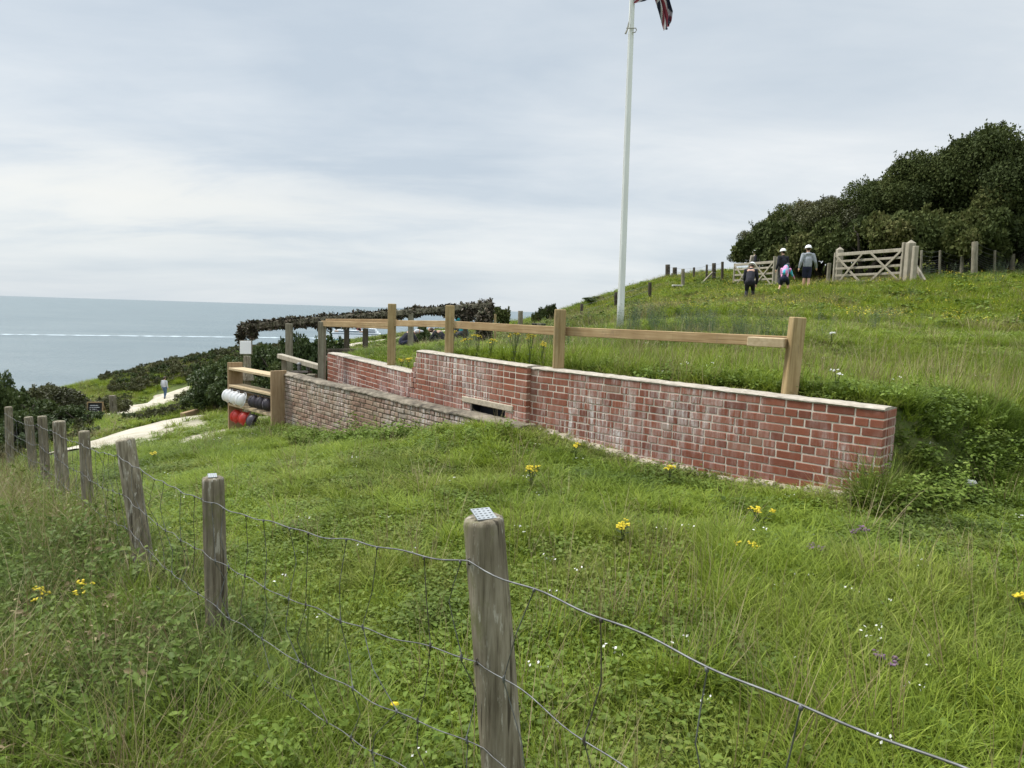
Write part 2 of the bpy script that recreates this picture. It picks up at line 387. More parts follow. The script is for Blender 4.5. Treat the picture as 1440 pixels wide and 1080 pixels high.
def brickmat(name, cols, stain, mossy):
    m, nt, b = newmat(name)
    r = attr(nt, 'rnd')
    col = ramp(nt, r, cols)
    col = mix(nt, maprange(nt, noise(nt, 45, (1, 1, 1), 5, .7), .3, .75, 0, .35), col, (.11, .05, .035))
    # lime run down from the joints (efflorescence): tall thin streaks gathered in patches
    big = noise(nt, 1.15, (1, 1, .75), 3, .55, off=stain)
    st = noise(nt, 1, (26, 26, 2.6), 5, .65, off=(1, 2, 3)); fine = noise(nt, 60, (1, 1, .5), 4, .7)
    s = math_(nt, 'MULTIPLY', maprange(nt, big, .42, .60), maprange(nt, st, .43, .62))
    s = math_(nt, 'MULTIPLY', s, maprange(nt, fine, .3, .55, .35, 1))
    col = mix(nt, math_(nt, 'MULTIPLY', s, .85), col, (.62, .60, .58))
    # general thin bloom
    col = mix(nt, maprange(nt, noise(nt, 1, (13, 13, 5), 6, .7, off=(7, 3, 1)), .5, .76, 0, .2), col, (.40, .32, .27))
    if mossy:
        col = mix(nt, maprange(nt, noise(nt, 2.3, (1, 1, 1), 7, .7), .48, .64, 0, .7), col, (.26, .205, .14))
        col = mix(nt, maprange(nt, noise(nt, 9, (1, 1, 1), 6, .75, off=(4, 4, 4)), .57, .65, 0, .7), col, (.085, .07, .05))
    L(nt, col, b.inputs['Base Color']); b.inputs['Roughness'].default_value = .9; b.inputs['Specular IOR Level'].default_value = .2
    bump(nt, b, noise(nt, 70, (1, 1, 1), 4, .6), .5, .004)
    return m
M['brick'] = brickmat('red_brick', [(0, (.155, .054, .037)), (.2, (.20, .069, .043)), (.5, (.235, .080, .048)), (.8, (.26, .093, .056)), (.95, (.28, .118, .08)), (1, (.26, .175, .13))], (3.2, .4, .9), False)
M['oldbrick'] = brickmat('weathered_brick', [(0, (.20, .125, .092)), (.3, (.25, .16, .118)), (.6, (.295, .205, .15)), (.85, (.335, .26, .195)), (1, (.28, .24, .19))], (8, 2, 1), True)
M['mortar'] = simple('pale_mortar', (.64, .56, .48), (.48, .40, .34), 9, .95, .6)
M['oldmortar'] = simple('weathered_mortar', (.27, .22, .17), (.13, .105, .08), 7, .95, .7)
M['flaunch'] = simple('cream_mortar_coping', (.43, .39, .33), (.26, .23, .185), 16, .9, .6)
def lichencap():
    m, nt, b = newmat('lichened_coping')
    f = noise(nt, 7, (1, 1, 1), 8, .72); g = noise(nt, 1.2, (1, 1, 1), 3)
    col = ramp(nt, f, [(.34, (.035, .030, .022)), (.5, (.12, .10, .072)), (.62, (.21, .185, .14)), (.78, (.40, .36, .29))])
    col = mix(nt, maprange(nt, g, .5, .66, 0, .45), col, (.34, .29, .22))
    L(nt, col, b.inputs['Base Color']); b.inputs['Roughness'].default_value = .95; bump(nt, b, f, .9, .02); M['oldcap'] = m
lichencap()

# ------------------------------------------------------------------ ground
CHALK = [(PX(268, 603, 15.2), 2.0, 1.0), (PX(300, 611, 13.8), 1.5, .8), (PX(312, 592, 15.6), 1.2, 1.1), (PX(250, 606, 15.4), 1.0, .6), (PX(285, 600, 14.8), 1.2, .8), (PX(262, 592, 17), .8, .5), (PX(225, 622, 13.8), 1.0, .4)]
def chalkmask(x, y):
    m = np.zeros(np.shape(x))
    for c, rx, ry in CHALK: m = np.maximum(m, 1-((x-c.x)/rx)**2-((y-c.y)/(ry*2.2))**2)
    n = .55*fbm(x, y, .9, 5)+.45*fbm(x, y, .33, 6)
    return np.clip(m, 0, 1)**.5*sstep(.41, .53, n)*.95
def ground():
    n = 640; a = 7.0; mx, cx = 330., -1.; cy = 8.
    u = np.linspace(-1, 1, n); U = math.asinh(mx/a)
    xs = cx+a*np.sinh(u*U); ys = cy+a*np.sinh(u*U)
    X, Y = np.meshgrid(xs, ys); Z = H(X, Y)
    V = np.stack([X, Y, Z], -1).reshape(-1, 3); i = np.arange(n*n).reshape(n, n)
    q = np.stack([i[:-1, :-1], i[:-1, 1:], i[1:, 1:], i[1:, :-1]], -1).reshape(-1, 4)
    m, nt, b = newmat('turf_soil')
    f = noise(nt, .9, (1, 1, 1), 8, .7); g = noise(nt, 14, (1, 1, 1), 4, .7)
    col = ramp(nt, f, [(.3, (.045, .065, .018)), (.5, (.075, .105, .028)), (.68, (.12, .145, .045))])
    col = mix(nt, maprange(nt, g, .45, .7, 0, .6), col, (.11, .085, .05))
    col = mix(nt, attr(nt, 'chalk'), col, ramp(nt, noise(nt, 6, (1, 1, 1), 6, .7), [(.3, (.22, .19, .13)), (.65, (.45, .42, .34))]))
    L(nt, col, b.inputs['Base Color']); b.inputs['Roughness'].default_value = 1; b.inputs['Specular IOR Level'].default_value = .1
    bump(nt, b, g, .6, .03)
    me = np_mesh('ground', V, [q], None, m, True)
    at = me.attributes.new('chalk', 'FLOAT', 'POINT'); at.data.foreach_set('value', chalkmask(V[:, 0], V[:, 1]).astype('f'))
    tag(link(me, 'ground'), kind='structure')
ground()

PATHS = []
def path(name, pts, halfw, lift=.035, jag=.25):
    pts = [Vector(p[:2]) for p in pts]; P = []
    for i in range(len(pts)-1):
        k = max(2, int((pts[i+1]-pts[i]).length/.25))
        P += [pts[i].lerp(pts[i+1], j/k) for j in range(k)]
    P.append(pts[-1]); n = len(P); P = np.array(P); 
    for _ in range(8): P[1:-1] = (P[:-2]+2*P[1:-1]+P[2:])/4
    T = np.gradient(P, axis=0); T = unit(T); Nn = np.stack([-T[:, 1], T[:, 0]], 1); hw = np.interp(np.linspace(0, 1, n), np.linspace(0, 1, len(halfw)), halfw)
    nc = 9; rows = []
    for k in range(nc):
        s = (k/(nc-1)*2-1)
        e = hw*s*(1+(jag*(fbm(P[:, 0]+s*9, P[:, 1], .6, 9)-.5)*2 if abs(s) == 1 else 0)); rows.append(P+Nn*e[:, None])
    Q = np.stack(rows, 1); Z = H(Q[..., 0], Q[..., 1])+lift; Z[:, 0] -= .09; Z[:, -1] -= .09
    V = np.concatenate([Q, Z[..., None]], -1).reshape(-1, 3); i = np.arange(n*nc).reshape(n, nc)
    q = np.stack([i[:-1, :-1], i[1:, :-1], i[1:, 1:], i[:-1, 1:]], -1).reshape(-1, 4)[:, ::-1]
    tag(link(np_mesh(name, V, [q], None, M['chalk'], True), name), kind='structure')
    PATHS.append((P, hw))
path('chalk_path', [PX(90, 634, 13.9), PX(135, 627, 14.6), PX(180, 612, 16.2), PX(215, 603, 17), PX(256, 592, 18)], [1.0, 1.05, 1.05, 1.2, .8])
path('chalk_path', [PX(145, 594, 25), PX(165, 583, 28), PX(195, 572, 36), PX(225, 561, 48), PX(242, 555, 56)], [1.2, 1.4, 1.9, 2.1, 1.5])
path('chalk_path', [PX(440, 492, 47), PX(500, 486, 50), PX(560, 478, 52), PX(640, 468, 53), PX(700, 458, 55)], [1.6, 2.0, 2.1, 2.1, 1.8])
def pathdist(x, y):
    d = np.full(np.shape(x), 9.)
    for P, hw in PATHS:
        for i in range(0, len(P), 2): d = np.minimum(d, np.hypot(x-P[i, 0], y-P[i, 1])-hw[i])
    return d

# ------------------------------------------------------------------ sea
def sea():
    m, nt, b = newmat('sea_water')
    f = noise(nt, 1, (.035, .09, 1), 8, .68); g = noise(nt, 1, (.002, .006, 1), 4, .6)
    L(nt, ramp(nt, g, [(.35, (.092, .130, .147)), (.65, (.122, .160, .174))]), b.inputs['Base Color'])
    b.inputs['Roughness'].default_value = .36; b.inputs['IOR'].default_value = 1.33
    bump(nt, b, f, .9, 5.)
    xs = np.concatenate([[-90000, -20000, -8000], np.linspace(-4000, 4000, 9), [8000, 20000, 90000]]); ys = np.concatenate([[-500, 0], np.linspace(300, 6000, 12), [12000, 30000, 90000]])
    X, Y = np.meshgrid(xs, ys); n, k = X.shape; V = np.stack([X, Y, np.full(X.shape, -80.)], -1).reshape(-1, 3); i = np.arange(n*k).reshape(n, k)
    q = np.stack([i[:-1, :-1], i[:-1, 1:], i[1:, 1:], i[1:, :-1]], -1).reshape(-1, 4)
    tag(link(np_mesh('sea', V, [q], None, m), 'sea'), kind='structure')
sea()
def sp(px, py):
    d = CM @ Vector(((px-720)/FPX, -(py-540)/FPX, -1)); return d*(-79.6/d.z)
def wake():
    m, nt, b = newmat('foam'); b.inputs['Base Color'].default_value = (.30, .36, .39, 1); b.inputs['Roughness'].default_value = .9
    mb = MB(); px = np.linspace(-120, 480, 90)
    lo, hi = [], []
    for i, x in enumerate(px):
        yc = 470.2+(x-0)*.0118; th = (.42+.4*math.sin(i*1.7)*math.sin(i*.43)+.3*random.random())*(1 if x < 330 else 1.1)
        a, c = sp(x, yc+th), sp(x, yc-th); lo.append(a); hi.append(c)
    for i in range(len(px)-1): mb.add([lo[i], lo[i+1], hi[i+1], hi[i]], [(0, 1, 2, 3)])
    o = mb.build('ferry_wake', m, loc=tuple(lo[40])); tag(o, 'long white foam wake stretching across the sea on the left', 'wake', kind='stuff')
wake()

# ------------------------------------------------------------------ ferry
def ferry():
    a, c = sp(455, 478.5), sp(553, 481.2); d = (c-a); Ln = d.length; ang = math.atan2(d.y, d.x)
    mid = (a+c)/2; root = empty('ferry', (mid.x, mid.y, -80), 'white passenger ferry with pale blue hull stripe sailing on the sea', 'ferry')
    R = Matrix.Rotation(ang, 3, 'Z'); b0 = Vector(root.location)
    def T(p): return b0+R @ Vector((p[0], p[1], p[2]*1.25))
    h = Ln/2; W = 14
    def loft(name, secs, mat):
        mb = MB(); vs = []; f = []
        for x, w, z0, z1 in secs: vs += [T((x, -w, z0)), T((x, w, z0)), T((x, w, z1)), T((x, -w, z1))]
        for i in range(len(secs)-1):
            for k in range(4): f.append((i*4+k, (i+1)*4+k, (i+1)*4+(k+1) % 4, i*4+(k+1) % 4))
        f += [(0, 1, 2, 3), tuple(range(len(vs)-1, len(vs)-5, -1))]; mb.add(vs, f); return mb.build(name, mat, root)
    hullm = simple('ferry_hull_white', (.80, .82, .83), (.74, .77, .79), .05, .4, 0); bl = simple('ferry_blue', (.25, .52, .60), (.30, .58, .65), .05, .4, 0); win = simple('ferry_window', (.10, .14, .18), (.16, .20, .24), .2, .3, 0); red = simple('ferry_funnel_red', (.40, .16, .16), (.3, .12, .12), .1, .5, 0)
    loft('hull', [(-h, W*.8, -3, 11), (-h*.9, W, -3, 11), (h*.7, W, -3, 11.5), (h*.9, W*.5, -3, 12.5), (h, .6, -2, 13.5)], hullm)
    loft('hull_stripe', [(-h*.9, W+.3, 1, 3.6), (h*.7, W+.3, 1, 3.6)], bl)
    loft('deck', [(-h*.82, W*.94, 11, 16), (h*.62, W*.94, 11.2, 16)], hullm)
    loft('deck', [(-h*.70, W*.85, 16, 20), (h*.55, W*.85, 16, 20)], hullm)
    loft('bridge', [(h*.30, W*.9, 20, 24), (h*.50, W*.9, 20, 23.6)], hullm)
    for x0, x1, z in ((-.78, .58, 13), (-.66, .50, 17.5), (.32, .49, 21.5)): loft('window_band', [(h*x0, W*.97, z, z+1.3), (h*x1, W*.97, z, z+1.3)], win)
    for x in (-.42, -.05): loft('funnel', [(h*x, 3.5, 20, 29), (h*(x+.12), 3.5, 20, 27.5)], red if x > -.2 else bl)
    mb = MB(); mb.tube([T((h*.36, 0, 24)), T((h*.36, 0, 33))], .5, 6); mb.build('mast', hullm, root)
    for x in (-.6, -.3, .1): 
        mb = MB(); mb.box(T((h*x, -W*.9, 18)), (9, 2.5, 2.2), R, bev=.6); mb.build('lifeboat', simple('lifeboat_orange', (.6, .35, .2), None, .2, .5, 0), root)
ferry()

# ------------------------------------------------------------------ brick walls
def brick_wall():
    root = empty('brick_wall', (1.0, 7.4, -1.5), 'red brick retaining wall with pale mortar, lime stains and a stepped top', 'wall')
    ctr = .075; BD = .105
    def run(nm, p0, p1, ztop, nc, hole=None, rake=None, fwd=0., seed=0, endcap=False, ztop1=None):
        """p0 right end, p1 left end (front line). Courses counted down from ztop."""
        rg = random.Random(seed); d = (p1-p0); ln = d.length; d.normalize(); back = Vector((-d.y, d.x))*-1
        if back.y < 0: back = -back
        mb = MB(); R = Matrix(((d.x, back.x, 0), (d.y, back.y, 0), (0, 0, 1)))
        slope = ((ztop1-ztop)/ln) if ztop1 is not None else 0
        def P(u, dep, z): q = p0+d*u+back*(dep-fwd); return (q.x, q.y, z+slope*u)
        for k in range(nc):
            zc = ztop-(k+.5)*ctr; end = ln+(rake*k if rake else 0); u = -rg.choice((0, .055)) if k else 0
            pat = 'S' if (k == 0 or k % 4 == 3) else None; i = 0
            while u < end:
                Lb = .215 if (pat == 'S' or rg.random() < .36) else .1025
                if pat == 'S' and rg.random() < .08: Lb = .1025
                a, b = max(u, 0), min(u+Lb, end); u += Lb+.0125
                if b-a < .03: continue
                segs = [(a, b)]
                if hole and zc-.03 < hole[3] and zc+.03 > hole[2]:
                    segs = [(x, y) for x, y in ((a, min(b, hole[0])), (max(a, hole[1]), b)) if y-x > .02]
                for x, y in segs:
                    mb.box(P((x+y)/2, BD/2+rg.uniform(-.0025, .0025), zc), (y-x, BD, .0625), R, rg.random(), 0, .004)
        return mb, P, ln, R, d, back
    # section A (right of the joint), B (left of the joint, proud), C (low wing)
    ztA, ztB, ztC = -.70, -.645, -.965
    A = run('A', W0, W1, ztA, 13, seed=3, ztop1=-.655)
    dB = W2-W1
    # the slot opening on section B
    uo0, uo1 = .40, 1.13
    B = run('B', W1-dB.normalized()*.02, W2, ztB, 11, hole=(uo0-.16, uo1+.16, -1.37, -1.195), rake=.042, fwd=.055, seed=5, ztop1=-.62)
    Cw = run('C', W2, W3, ztC, 8, seed=8, ztop1=-.905)
    for k in range(13):
        dz = ztA-(k+.5)*ctr; w0 = .112 if k % 2 else .215
        A[0].box(A[1](.046, .112+.105, dz), (.1, .205, .0625), A[3], None, 0, .004)
    for q in (A, B, Cw): q[0].build('brickwork', M['brick'], root)
    # the slot itself: bricks beside/below are cut by a tighter hole, so refill the jambs
    mb = MB()
    for k in range(2):
        zc = -1.17-k*.075+.02
    # mortar cores
    def core(q, z0, z1, u0, u1, d0=.0055, d1=.33, zt=None):
        _, P, ln, R, d, back = q; c = MB(); vs = [P(u, dd, z) for u in (u0, u1) for dd in (d0, d1) for z in (z0, z1)]
        c.add(vs, [(0, 1, 3, 2), (4, 6, 7, 5), (0, 4, 5, 1), (2, 3, 7, 6), (0, 2, 6, 4), (1, 5, 7, 3)]); return c
    core(A, -1.9, ztA-.004, .004, A[2]-.003).build('mortar_core', M['mortar'], root)
    lnB = B[2]
    c = MB()
    for z0, z1, u0, u1 in ((-1.195, ztB-.004, .004, lnB-.01), (-1.9, -1.195, .004, uo0), (-1.9, -1.195, uo1, lnB+.2), (-1.9, -1.37, uo0, uo1), (-1.195, -.66, lnB-.01, lnB+.02)):
        k = core(B, z0, z1, u0, u1); c.v += k.v; 
        o = len(c.v)-len(k.v); c.f += [tuple(i+o for i in f) for f in k.f]; c.r += k.r; c.m += k.m
    c.build('mortar_core', M['mortar'], root)
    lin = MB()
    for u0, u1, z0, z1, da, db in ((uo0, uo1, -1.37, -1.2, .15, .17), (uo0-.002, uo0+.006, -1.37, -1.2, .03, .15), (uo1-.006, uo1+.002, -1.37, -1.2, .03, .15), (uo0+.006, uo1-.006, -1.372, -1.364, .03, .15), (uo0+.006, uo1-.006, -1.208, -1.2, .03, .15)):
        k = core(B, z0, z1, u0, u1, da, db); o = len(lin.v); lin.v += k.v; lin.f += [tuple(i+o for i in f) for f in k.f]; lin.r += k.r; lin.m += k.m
    lin.build('slot_shade_liner', M['slot'], root)  # shallow liner coloured near black to stand for the shade of a deeper slot
    core(Cw, -1.9, ztC-.004, .0, Cw[2]-.003, .0055, .32).build('mortar_core', M['mortar'], root)
    # jamb bricks round the slot
    jb = MB(); P = B[1]; R = B[3]
    for u0, u1 in ((uo0-.155, uo0), (uo1, uo1+.155)):
        for zc in (-1.24, -1.322): jb.box(P((u0+u1)/2, .052, zc), (u1-u0-.01, .105, .0625), R, bev=.004)
    jb.build('brickwork', M['brick'], root)
    # lintel over the slot
    lm = MB(); P2 = P((uo0-.14+uo1+.16)/2, .085, -1.157); lm.box(P2, (uo1-uo0+.34, .20, .075), R, bev=.008); lm.build('lintel', M['concrete'], root)
    # cream mortar coping, a lumpy strip
    for q, zt, u1 in ((A, ztA, A[2]), (B, ztB, lnB), (Cw, ztC, Cw[2]-.05)):
        _, P, ln, R_m, d, back = q; cpb = MB(); n = int(ln/.06); vs = []; f = []
        prof = [(-.004, -.002), (-.009, .008), (.004, .020), (.09, .027), (.2, .022), (.335, .004), (.335, -.002)]
        for i in range(n+1):
            u = u1*i/n
            for dd, z in prof: vs.append(P(u, dd+random.uniform(-.004, .004), zt+z*(.8+.35*random.random())))
        k = len(prof)
        for i in range(n):
            for j in range(k-1): f.append((i*k+j, i*k+j+1, (i+1)*k+j+1, (i+1)*k+j))
        f += [tuple(range(k)), tuple(range((n+1)*k-1, n*k-1, -1))]
        cpb.add(vs, f); cpb.build('coping', M['flaunch'], root)
    # rubble footing strip showing along the base of section A
    ft = MB(); _, P, ln, R_m, d, back = A
    u = 0
    while u < ln+.0:
        w = random.uniform(.12, .3); q = P(u+w/2, -.03, 0); z = h1(q[0], q[1])
        ft.box((q[0], q[1], z-.045), (w, .15, .16+random.uniform(-.03, .03)), R_m, bev=.04); u += w*.9
    ft.build('footing', M['concrete'], root, jit=.006)
    return A, B, Cw
WA, WB, WC = brick_wall()

def old_wall():
    O0, O1 = Vector((.10, 7.86)), Vector((-4.50, 13.42)); d = (O1-O0); ln = d.length; d.normalize(); back = Vector((d.y, -d.x))
    root = empty('old_brick_wall', (-2.4, 10.9, -2.0), 'low weathered brick wall with grey lichened coping in front of the red wall', 'wall')
    R = Matrix(((d.x, back.x, 0), (d.y, back.y, 0), (0, 0, 1))); rg = random.Random(4)
    P = lambda u, dep, z: ((O0+d*u+back*dep).x, (O0+d*u+back*dep).y, z)
    mb = MB(); zt = -1.325
    for k in range(16):
        zc = zt-(k+.5)*.072; u = rg.uniform(-.1, 0)
        while u < ln:
            q = P(u, 0, 0)
            Lb = rg.choice((.215, .1, .1, .16)); a, b = max(u, 0), min(u+Lb, ln); u += Lb+.012
            if b-a < .03 or zc < -1.75-u*.14: continue
            mb.box(P((a+b)/2, .05+rg.uniform(-.006, .006), zc+rg.uniform(-.004, .004)), (b-a, .1, .058+rg.uniform(-.005, .003)), R, rg.random(), 0, .007)
    mb.build('brickwork', M['oldbrick'], root, jit=.003)
    mb = MB(); vs = [P(u, dd, z) for u in (.01, ln-.01) for dd in (.012, .26) for z in (-3, zt)]
    mb.add(vs, [(0, 1, 3, 2), (4, 6, 7, 5), (0, 4, 5, 1), (2, 3, 7, 6), (0, 2, 6, 4), (1, 5, 7, 3)]); mb.build('mortar_core', M['oldmortar'], root)
    cpb = MB(); n = int(ln/.05); prof = [(.0, -.004), (-.016, .004), (-.014, .02), (.02, .042), (.14, .05), (.25, .038), (.27, .0)]; k = len(prof); vs = []; f = []
    for i in range(n+1):
        u = ln*i/n; w = .008*math.sin(u*2.1)+.004*math.sin(u*7)
        for dd, z in prof: vs.append(P(u, dd+random.uniform(-.004, .004), zt+z*(.92+.16*random.random())+w*(z > 0)))
    for i in range(n):
        for j in range(k-1): f.append((i*k+j, i*k+j+1, (i+1)*k+j+1, (i+1)*k+j))
    f += [tuple(range(k)), tuple(range((n+1)*k-1, n*k-1, -1))]
    cpb.add(vs, f); cpb.build('coping', M['oldcap'], root)
old_wall()

# ------------------------------------------------------------------ foreground stock fence
def lathe_post(mb, base, top, r0, r1, n=18, k=14, seed=0, flat=0.):
    """round sawn post with uneven sides and a chamfered top"""
    rg = random.Random(seed); base, top = Vector(base), Vector(top); ax = (top-base); ln = ax.length; ax.normalize()
    a = ax.cross(Vector((0, 1, 0))).normalized(); b = ax.cross(a); vs = []; f = []
    lob = [1+rg.uniform(-.045, .045) for _ in range(n)]; ph = rg.uniform(0, 6)
    lv = [i/k for i in range(k+1)]
    rows = [(t*(ln-.014), (r0*(1-t)+r1*t)) for t in lv]+[(ln-.005, r1*.95), (ln, r1*.80)]
    for z, r in rows:
        for j in range(n):
            w = 2*math.pi*j/n; rr = r*lob[j]*(1+.012*math.sin(z*9+ph+j)+rg.uniform(-.008, .008))
            vs.append(base+ax*z+(a*math.cos(w)+b*math.sin(w))*rr)
    m = len(rows)
    for i in range(m-1):
        for j in range(n): f.append((i*n+j, i*n+(j+1) % n, (i+1)*n+(j+1) % n, (i+1)*n+j))
    f.append(tuple(range((m-1)*n, m*n))); f.append(tuple(range(n-1, -1, -1))); mb.add(vs, f)
FP = []   # (base, top, r)
def fpost(tp, depth, bt, r):
    t = PX(tp[0], tp[1], depth); b = PX(bt[0], bt[1], depth); d = (b-t).normalized(); g = h1(b.x, b.y)
    b2 = t+d*((g-.25-t.z)/d.z); return (b2, t, r)
FP = [fpost((680, 727), 1.75, (707, 1080), .052), fpost((299, 671), 3.4, (306, 920), .051), fpost((176, 617), 4.6, (203, 790), .058), fpost((118, 606), 6.2, (124, 712), .044),
      fpost((83, 592), 7.6, (88, 680), .06), fpost((59, 585), 9.0, (64, 664), .053), fpost((40, 586), 10.4, (47, 660), .055), fpost((12, 572), 12.4, (14, 640), .06)]
def front_fence():
    root = empty('stock_fence', (FP[1][1].x, FP[1][1].y, -1.75), 'weathered stock fence with galvanised wire running across the foreground to the left', 'fence')
    nxt = Vector((1.16, .24, -.42)); 
    posts = [(nxt-Vector((0, 0, 1.3)), nxt, .052)]+FP
    for i, (b, t, r) in enumerate(posts):
        mb = MB(); lathe_post(mb, b, t, r*1.12, r, 22, 26, 20+i)
        o = mb.build('post', M['post'], root, smooth=True)
        if i in (1, 2):                          # zinc plate nailed on the sawn top
            pl = MB(); w = .052 if i == 1 else .04; ax = (t-b).normalized()
            Rz = Matrix.Rotation(.45, 3, 'Z') @ Matrix.Rotation(.27, 3, 'X'); c = t+Vector((0, -.004, .009))
            ga, gq = 17, 15; tv = [c+Rz @ Vector(((x/ga-.5)*w, (y/gq-.5)*w, zz)) for zz in (.0018, -.0012) for y in range(gq+1) for x in range(ga+1)]; tf = []; o1 = (ga+1)*(gq+1)
            for y in range(gq):
                for x in range(ga):
                    k = y*(ga+1)+x; tf.append((k, k+1, k+ga+2, k+ga+1)); pl.m.append(1 if (x % 4 in (1, 2) and y % 3 == 1) else 0)
            for y in range(gq):
                for x in range(ga): k = o1+y*(ga+1)+x; tf.append((k, k+ga+1, k+ga+2, k+1)); pl.m.append(0)
            rim = list(range(ga+1))+[y*(ga+1)+ga for y in range(1, gq+1)]+[gq*(ga+1)+x for x in range(ga-1, -1, -1)]+[y*(ga+1) for y in range(gq-1, 0, -1)]
            for a, q in zip(rim, rim[1:]+rim[:1]): tf.append((a, a+o1, q+o1, q)); pl.m.append(0)
            mm = pl.m; pl.m = []; pl.add(tv, tf); pl.m = mm
            p = pl.build('tag_plate', [M['zinc'], M['slot']], o, loc=tuple(root.location))
    # strands on the camera side of the posts
    line = [(t, b, r) for b, t, r in posts]
    offs = [-.105, -.365, -.60, -.79, -.93]; sag = [.018, .03, .03, .02, .02]
    strands = []
    for k in range(5):
        pts = []; rg = random.Random(50+k)
        for i in range(len(line)-1):
            (t0, b0, r0), (t1, b1, r1) = line[i], line[i+1]
            def at(t, b, r):
                ax = (b-t).normalized(); p = t+ax*(-offs[k]/abs(ax.z)); n = Vector((-.77, -.64, 0)); return p+n*(r+.002)
            p, q = at(t0, b0, r0), at(t1, b1, r1); p.z -= .09 if (i == 0 and k) else 0; n = int((q-p).length/.035); ph = rg.uniform(0, 6)
            for j in range(n+(i == len(line)-2)):
                s = j/n; w = math.sin(s*42+ph)*.0035+math.sin(s*19+ph*2)*.004
                pts.append(p.lerp(q, s)+Vector((0, 0, -4*sag[k]*s*(1-s)*(1.6 if i == 1 else .25 if i == 0 else 1)+w))+Vector((-.77, -.64, 0))*math.sin(s*31+ph)*.003)
        strands.append(pts)
        mb = MB(); mb.tube(pts, .0021 if k == 0 else .0016, 6); mb.build('strand', M['steel'], root, smooth=True)
    # stays: vertical wires hinged at each strand, bent where the netting has been pushed about
    cum = [0]; p0 = strands[0]
    rg = random.Random(9); idx = 4
    nstay = 0
    while idx < len(p0)-2 and nstay < 95:
        pts = []; rd = []
        for k in range(5):
            j = min(len(strands[k])-1, int(idx*len(strands[k])/len(p0))+ (rg.choice((-2, -1, 0, 0, 1, 2, 3)) if k else 0)); q = strands[k][j]
            if pts:
                a = pts[-1]; m = (a+q)/2+Vector((rg.uniform(-.035, .035), rg.uniform(-.03, .03), rg.uniform(-.03, .02))); e = (q-a).normalized()*.008; pts += [a+e, a+e*1.3, a.lerp(m, .55), m, m.lerp(q, .5), q-e*1.3, q-e]; rd += [.0036, .0014, .0014, .0014, .0014, .0014, .0036]
            pts.append(q); rd.append(.0042)
        st = MB(); st.tube(pts, rd, 6); o = st.build('stay', M['steel'] if nstay % 3 else M['steeld'], root, smooth=True)
        idx += (5, 7, 6, 8)[nstay % 4]; nstay += 1
    for i, (t, b, r) in enumerate(line[1:6]):
        for k in (0, 1, 3):
            ax = (b-t).normalized(); p = t+ax*(-offs[k]/abs(ax.z)); n = Vector((-.77, -.64, 0))
            mb = MB(); mb.tube([p+n*(r-.01)+Vector((0, 0, .012)), p+n*(r+.005)+Vector((0, 0, .008)), p+n*(r+.006)-Vector((0, 0, .006)), p+n*(r-.01)-Vector((0, 0, .012))], .0018, 5); mb.build('staple', M['steeld'], root)
front_fence()

# ------------------------------------------------------------------ post and rail fence behind the wall
def rail_fence():
    root = empty('rail_fence', (1.6, 7.9, -.65), 'new timber post and rail fence standing behind the red brick wall', 'fence')
    spec = [((1122, 446), 6.4, .118, 'fresh'), ((788, 435), 8.1, .125, 'fresh'), ((633, 429.5), 9.85, .118, 'fresh'), ((551.5, 427), 11.35, .118, 'fresh'), ((453, 452), 12.75, .12, 'oldrail')]
    tops = []
    for (px, py), Y, w, mt in spec:
        t = PX(px, py, Y); t2 = t.copy(); tops.append(t); z0 = h1(t.x, t.y)-.3 if mt == 'fresh' else -1.75
        mb = MB(); lean = Vector((-.05, 0, 0)) if px > 1100 else Vector((-.0, 0, 0))
        mb.beam((t.x+lean.x, t.y, z0), t, w, w, .008); mb.build('post', M[mt], root)
    def rail(a, b, dz0, dz1, off, h=.1, name='rail', m='freshx'):
        p, q = tops[a].copy(), tops[b].copy(); p.z, q.z = dz0, dz1; d = (q-p).normalized(); n = Vector((d.y, -d.x, 0)).normalized()
        if n.y > 0: n = -n
        p += n*off; q += n*off
        mb = MB(); mb.beam((0, 0, 0), ((q-p).length, 0, 0), .045, h, .005)
        o = mb.build(name, M[m], None); o.parent = root; o.location = p-Vector(root.location)
        o.rotation_euler = (q-p).to_track_quat('X', 'Z').to_euler()
    rail(0, 1, -.205, -.215, -.085); rail(1, 2, -.215, -.215, -.03); rail(2, 3, -.21, -.255, -.03, .095); rail(3, 4, -.30, -.33, .0, .10); rail(3, 4, -.235, -.29, -.09, .09, 'rail', 'freshx')
    # short capping block on the right end of the rail
    p = tops[0].copy(); q = tops[1]; d = (q-p).normalized(); d.z = 0; d.normalize(); n = Vector((-d.y, d.x, 0)); n = n if n.y < 0 else -n
    b = MB(); a0 = Vector((p.x, p.y, -.215))+n*.03+d*.07; b.beam(a0, a0+d*.34, .15, .085, .006); b.build('rail_block', M['shelfx'], root)
rail_fence()

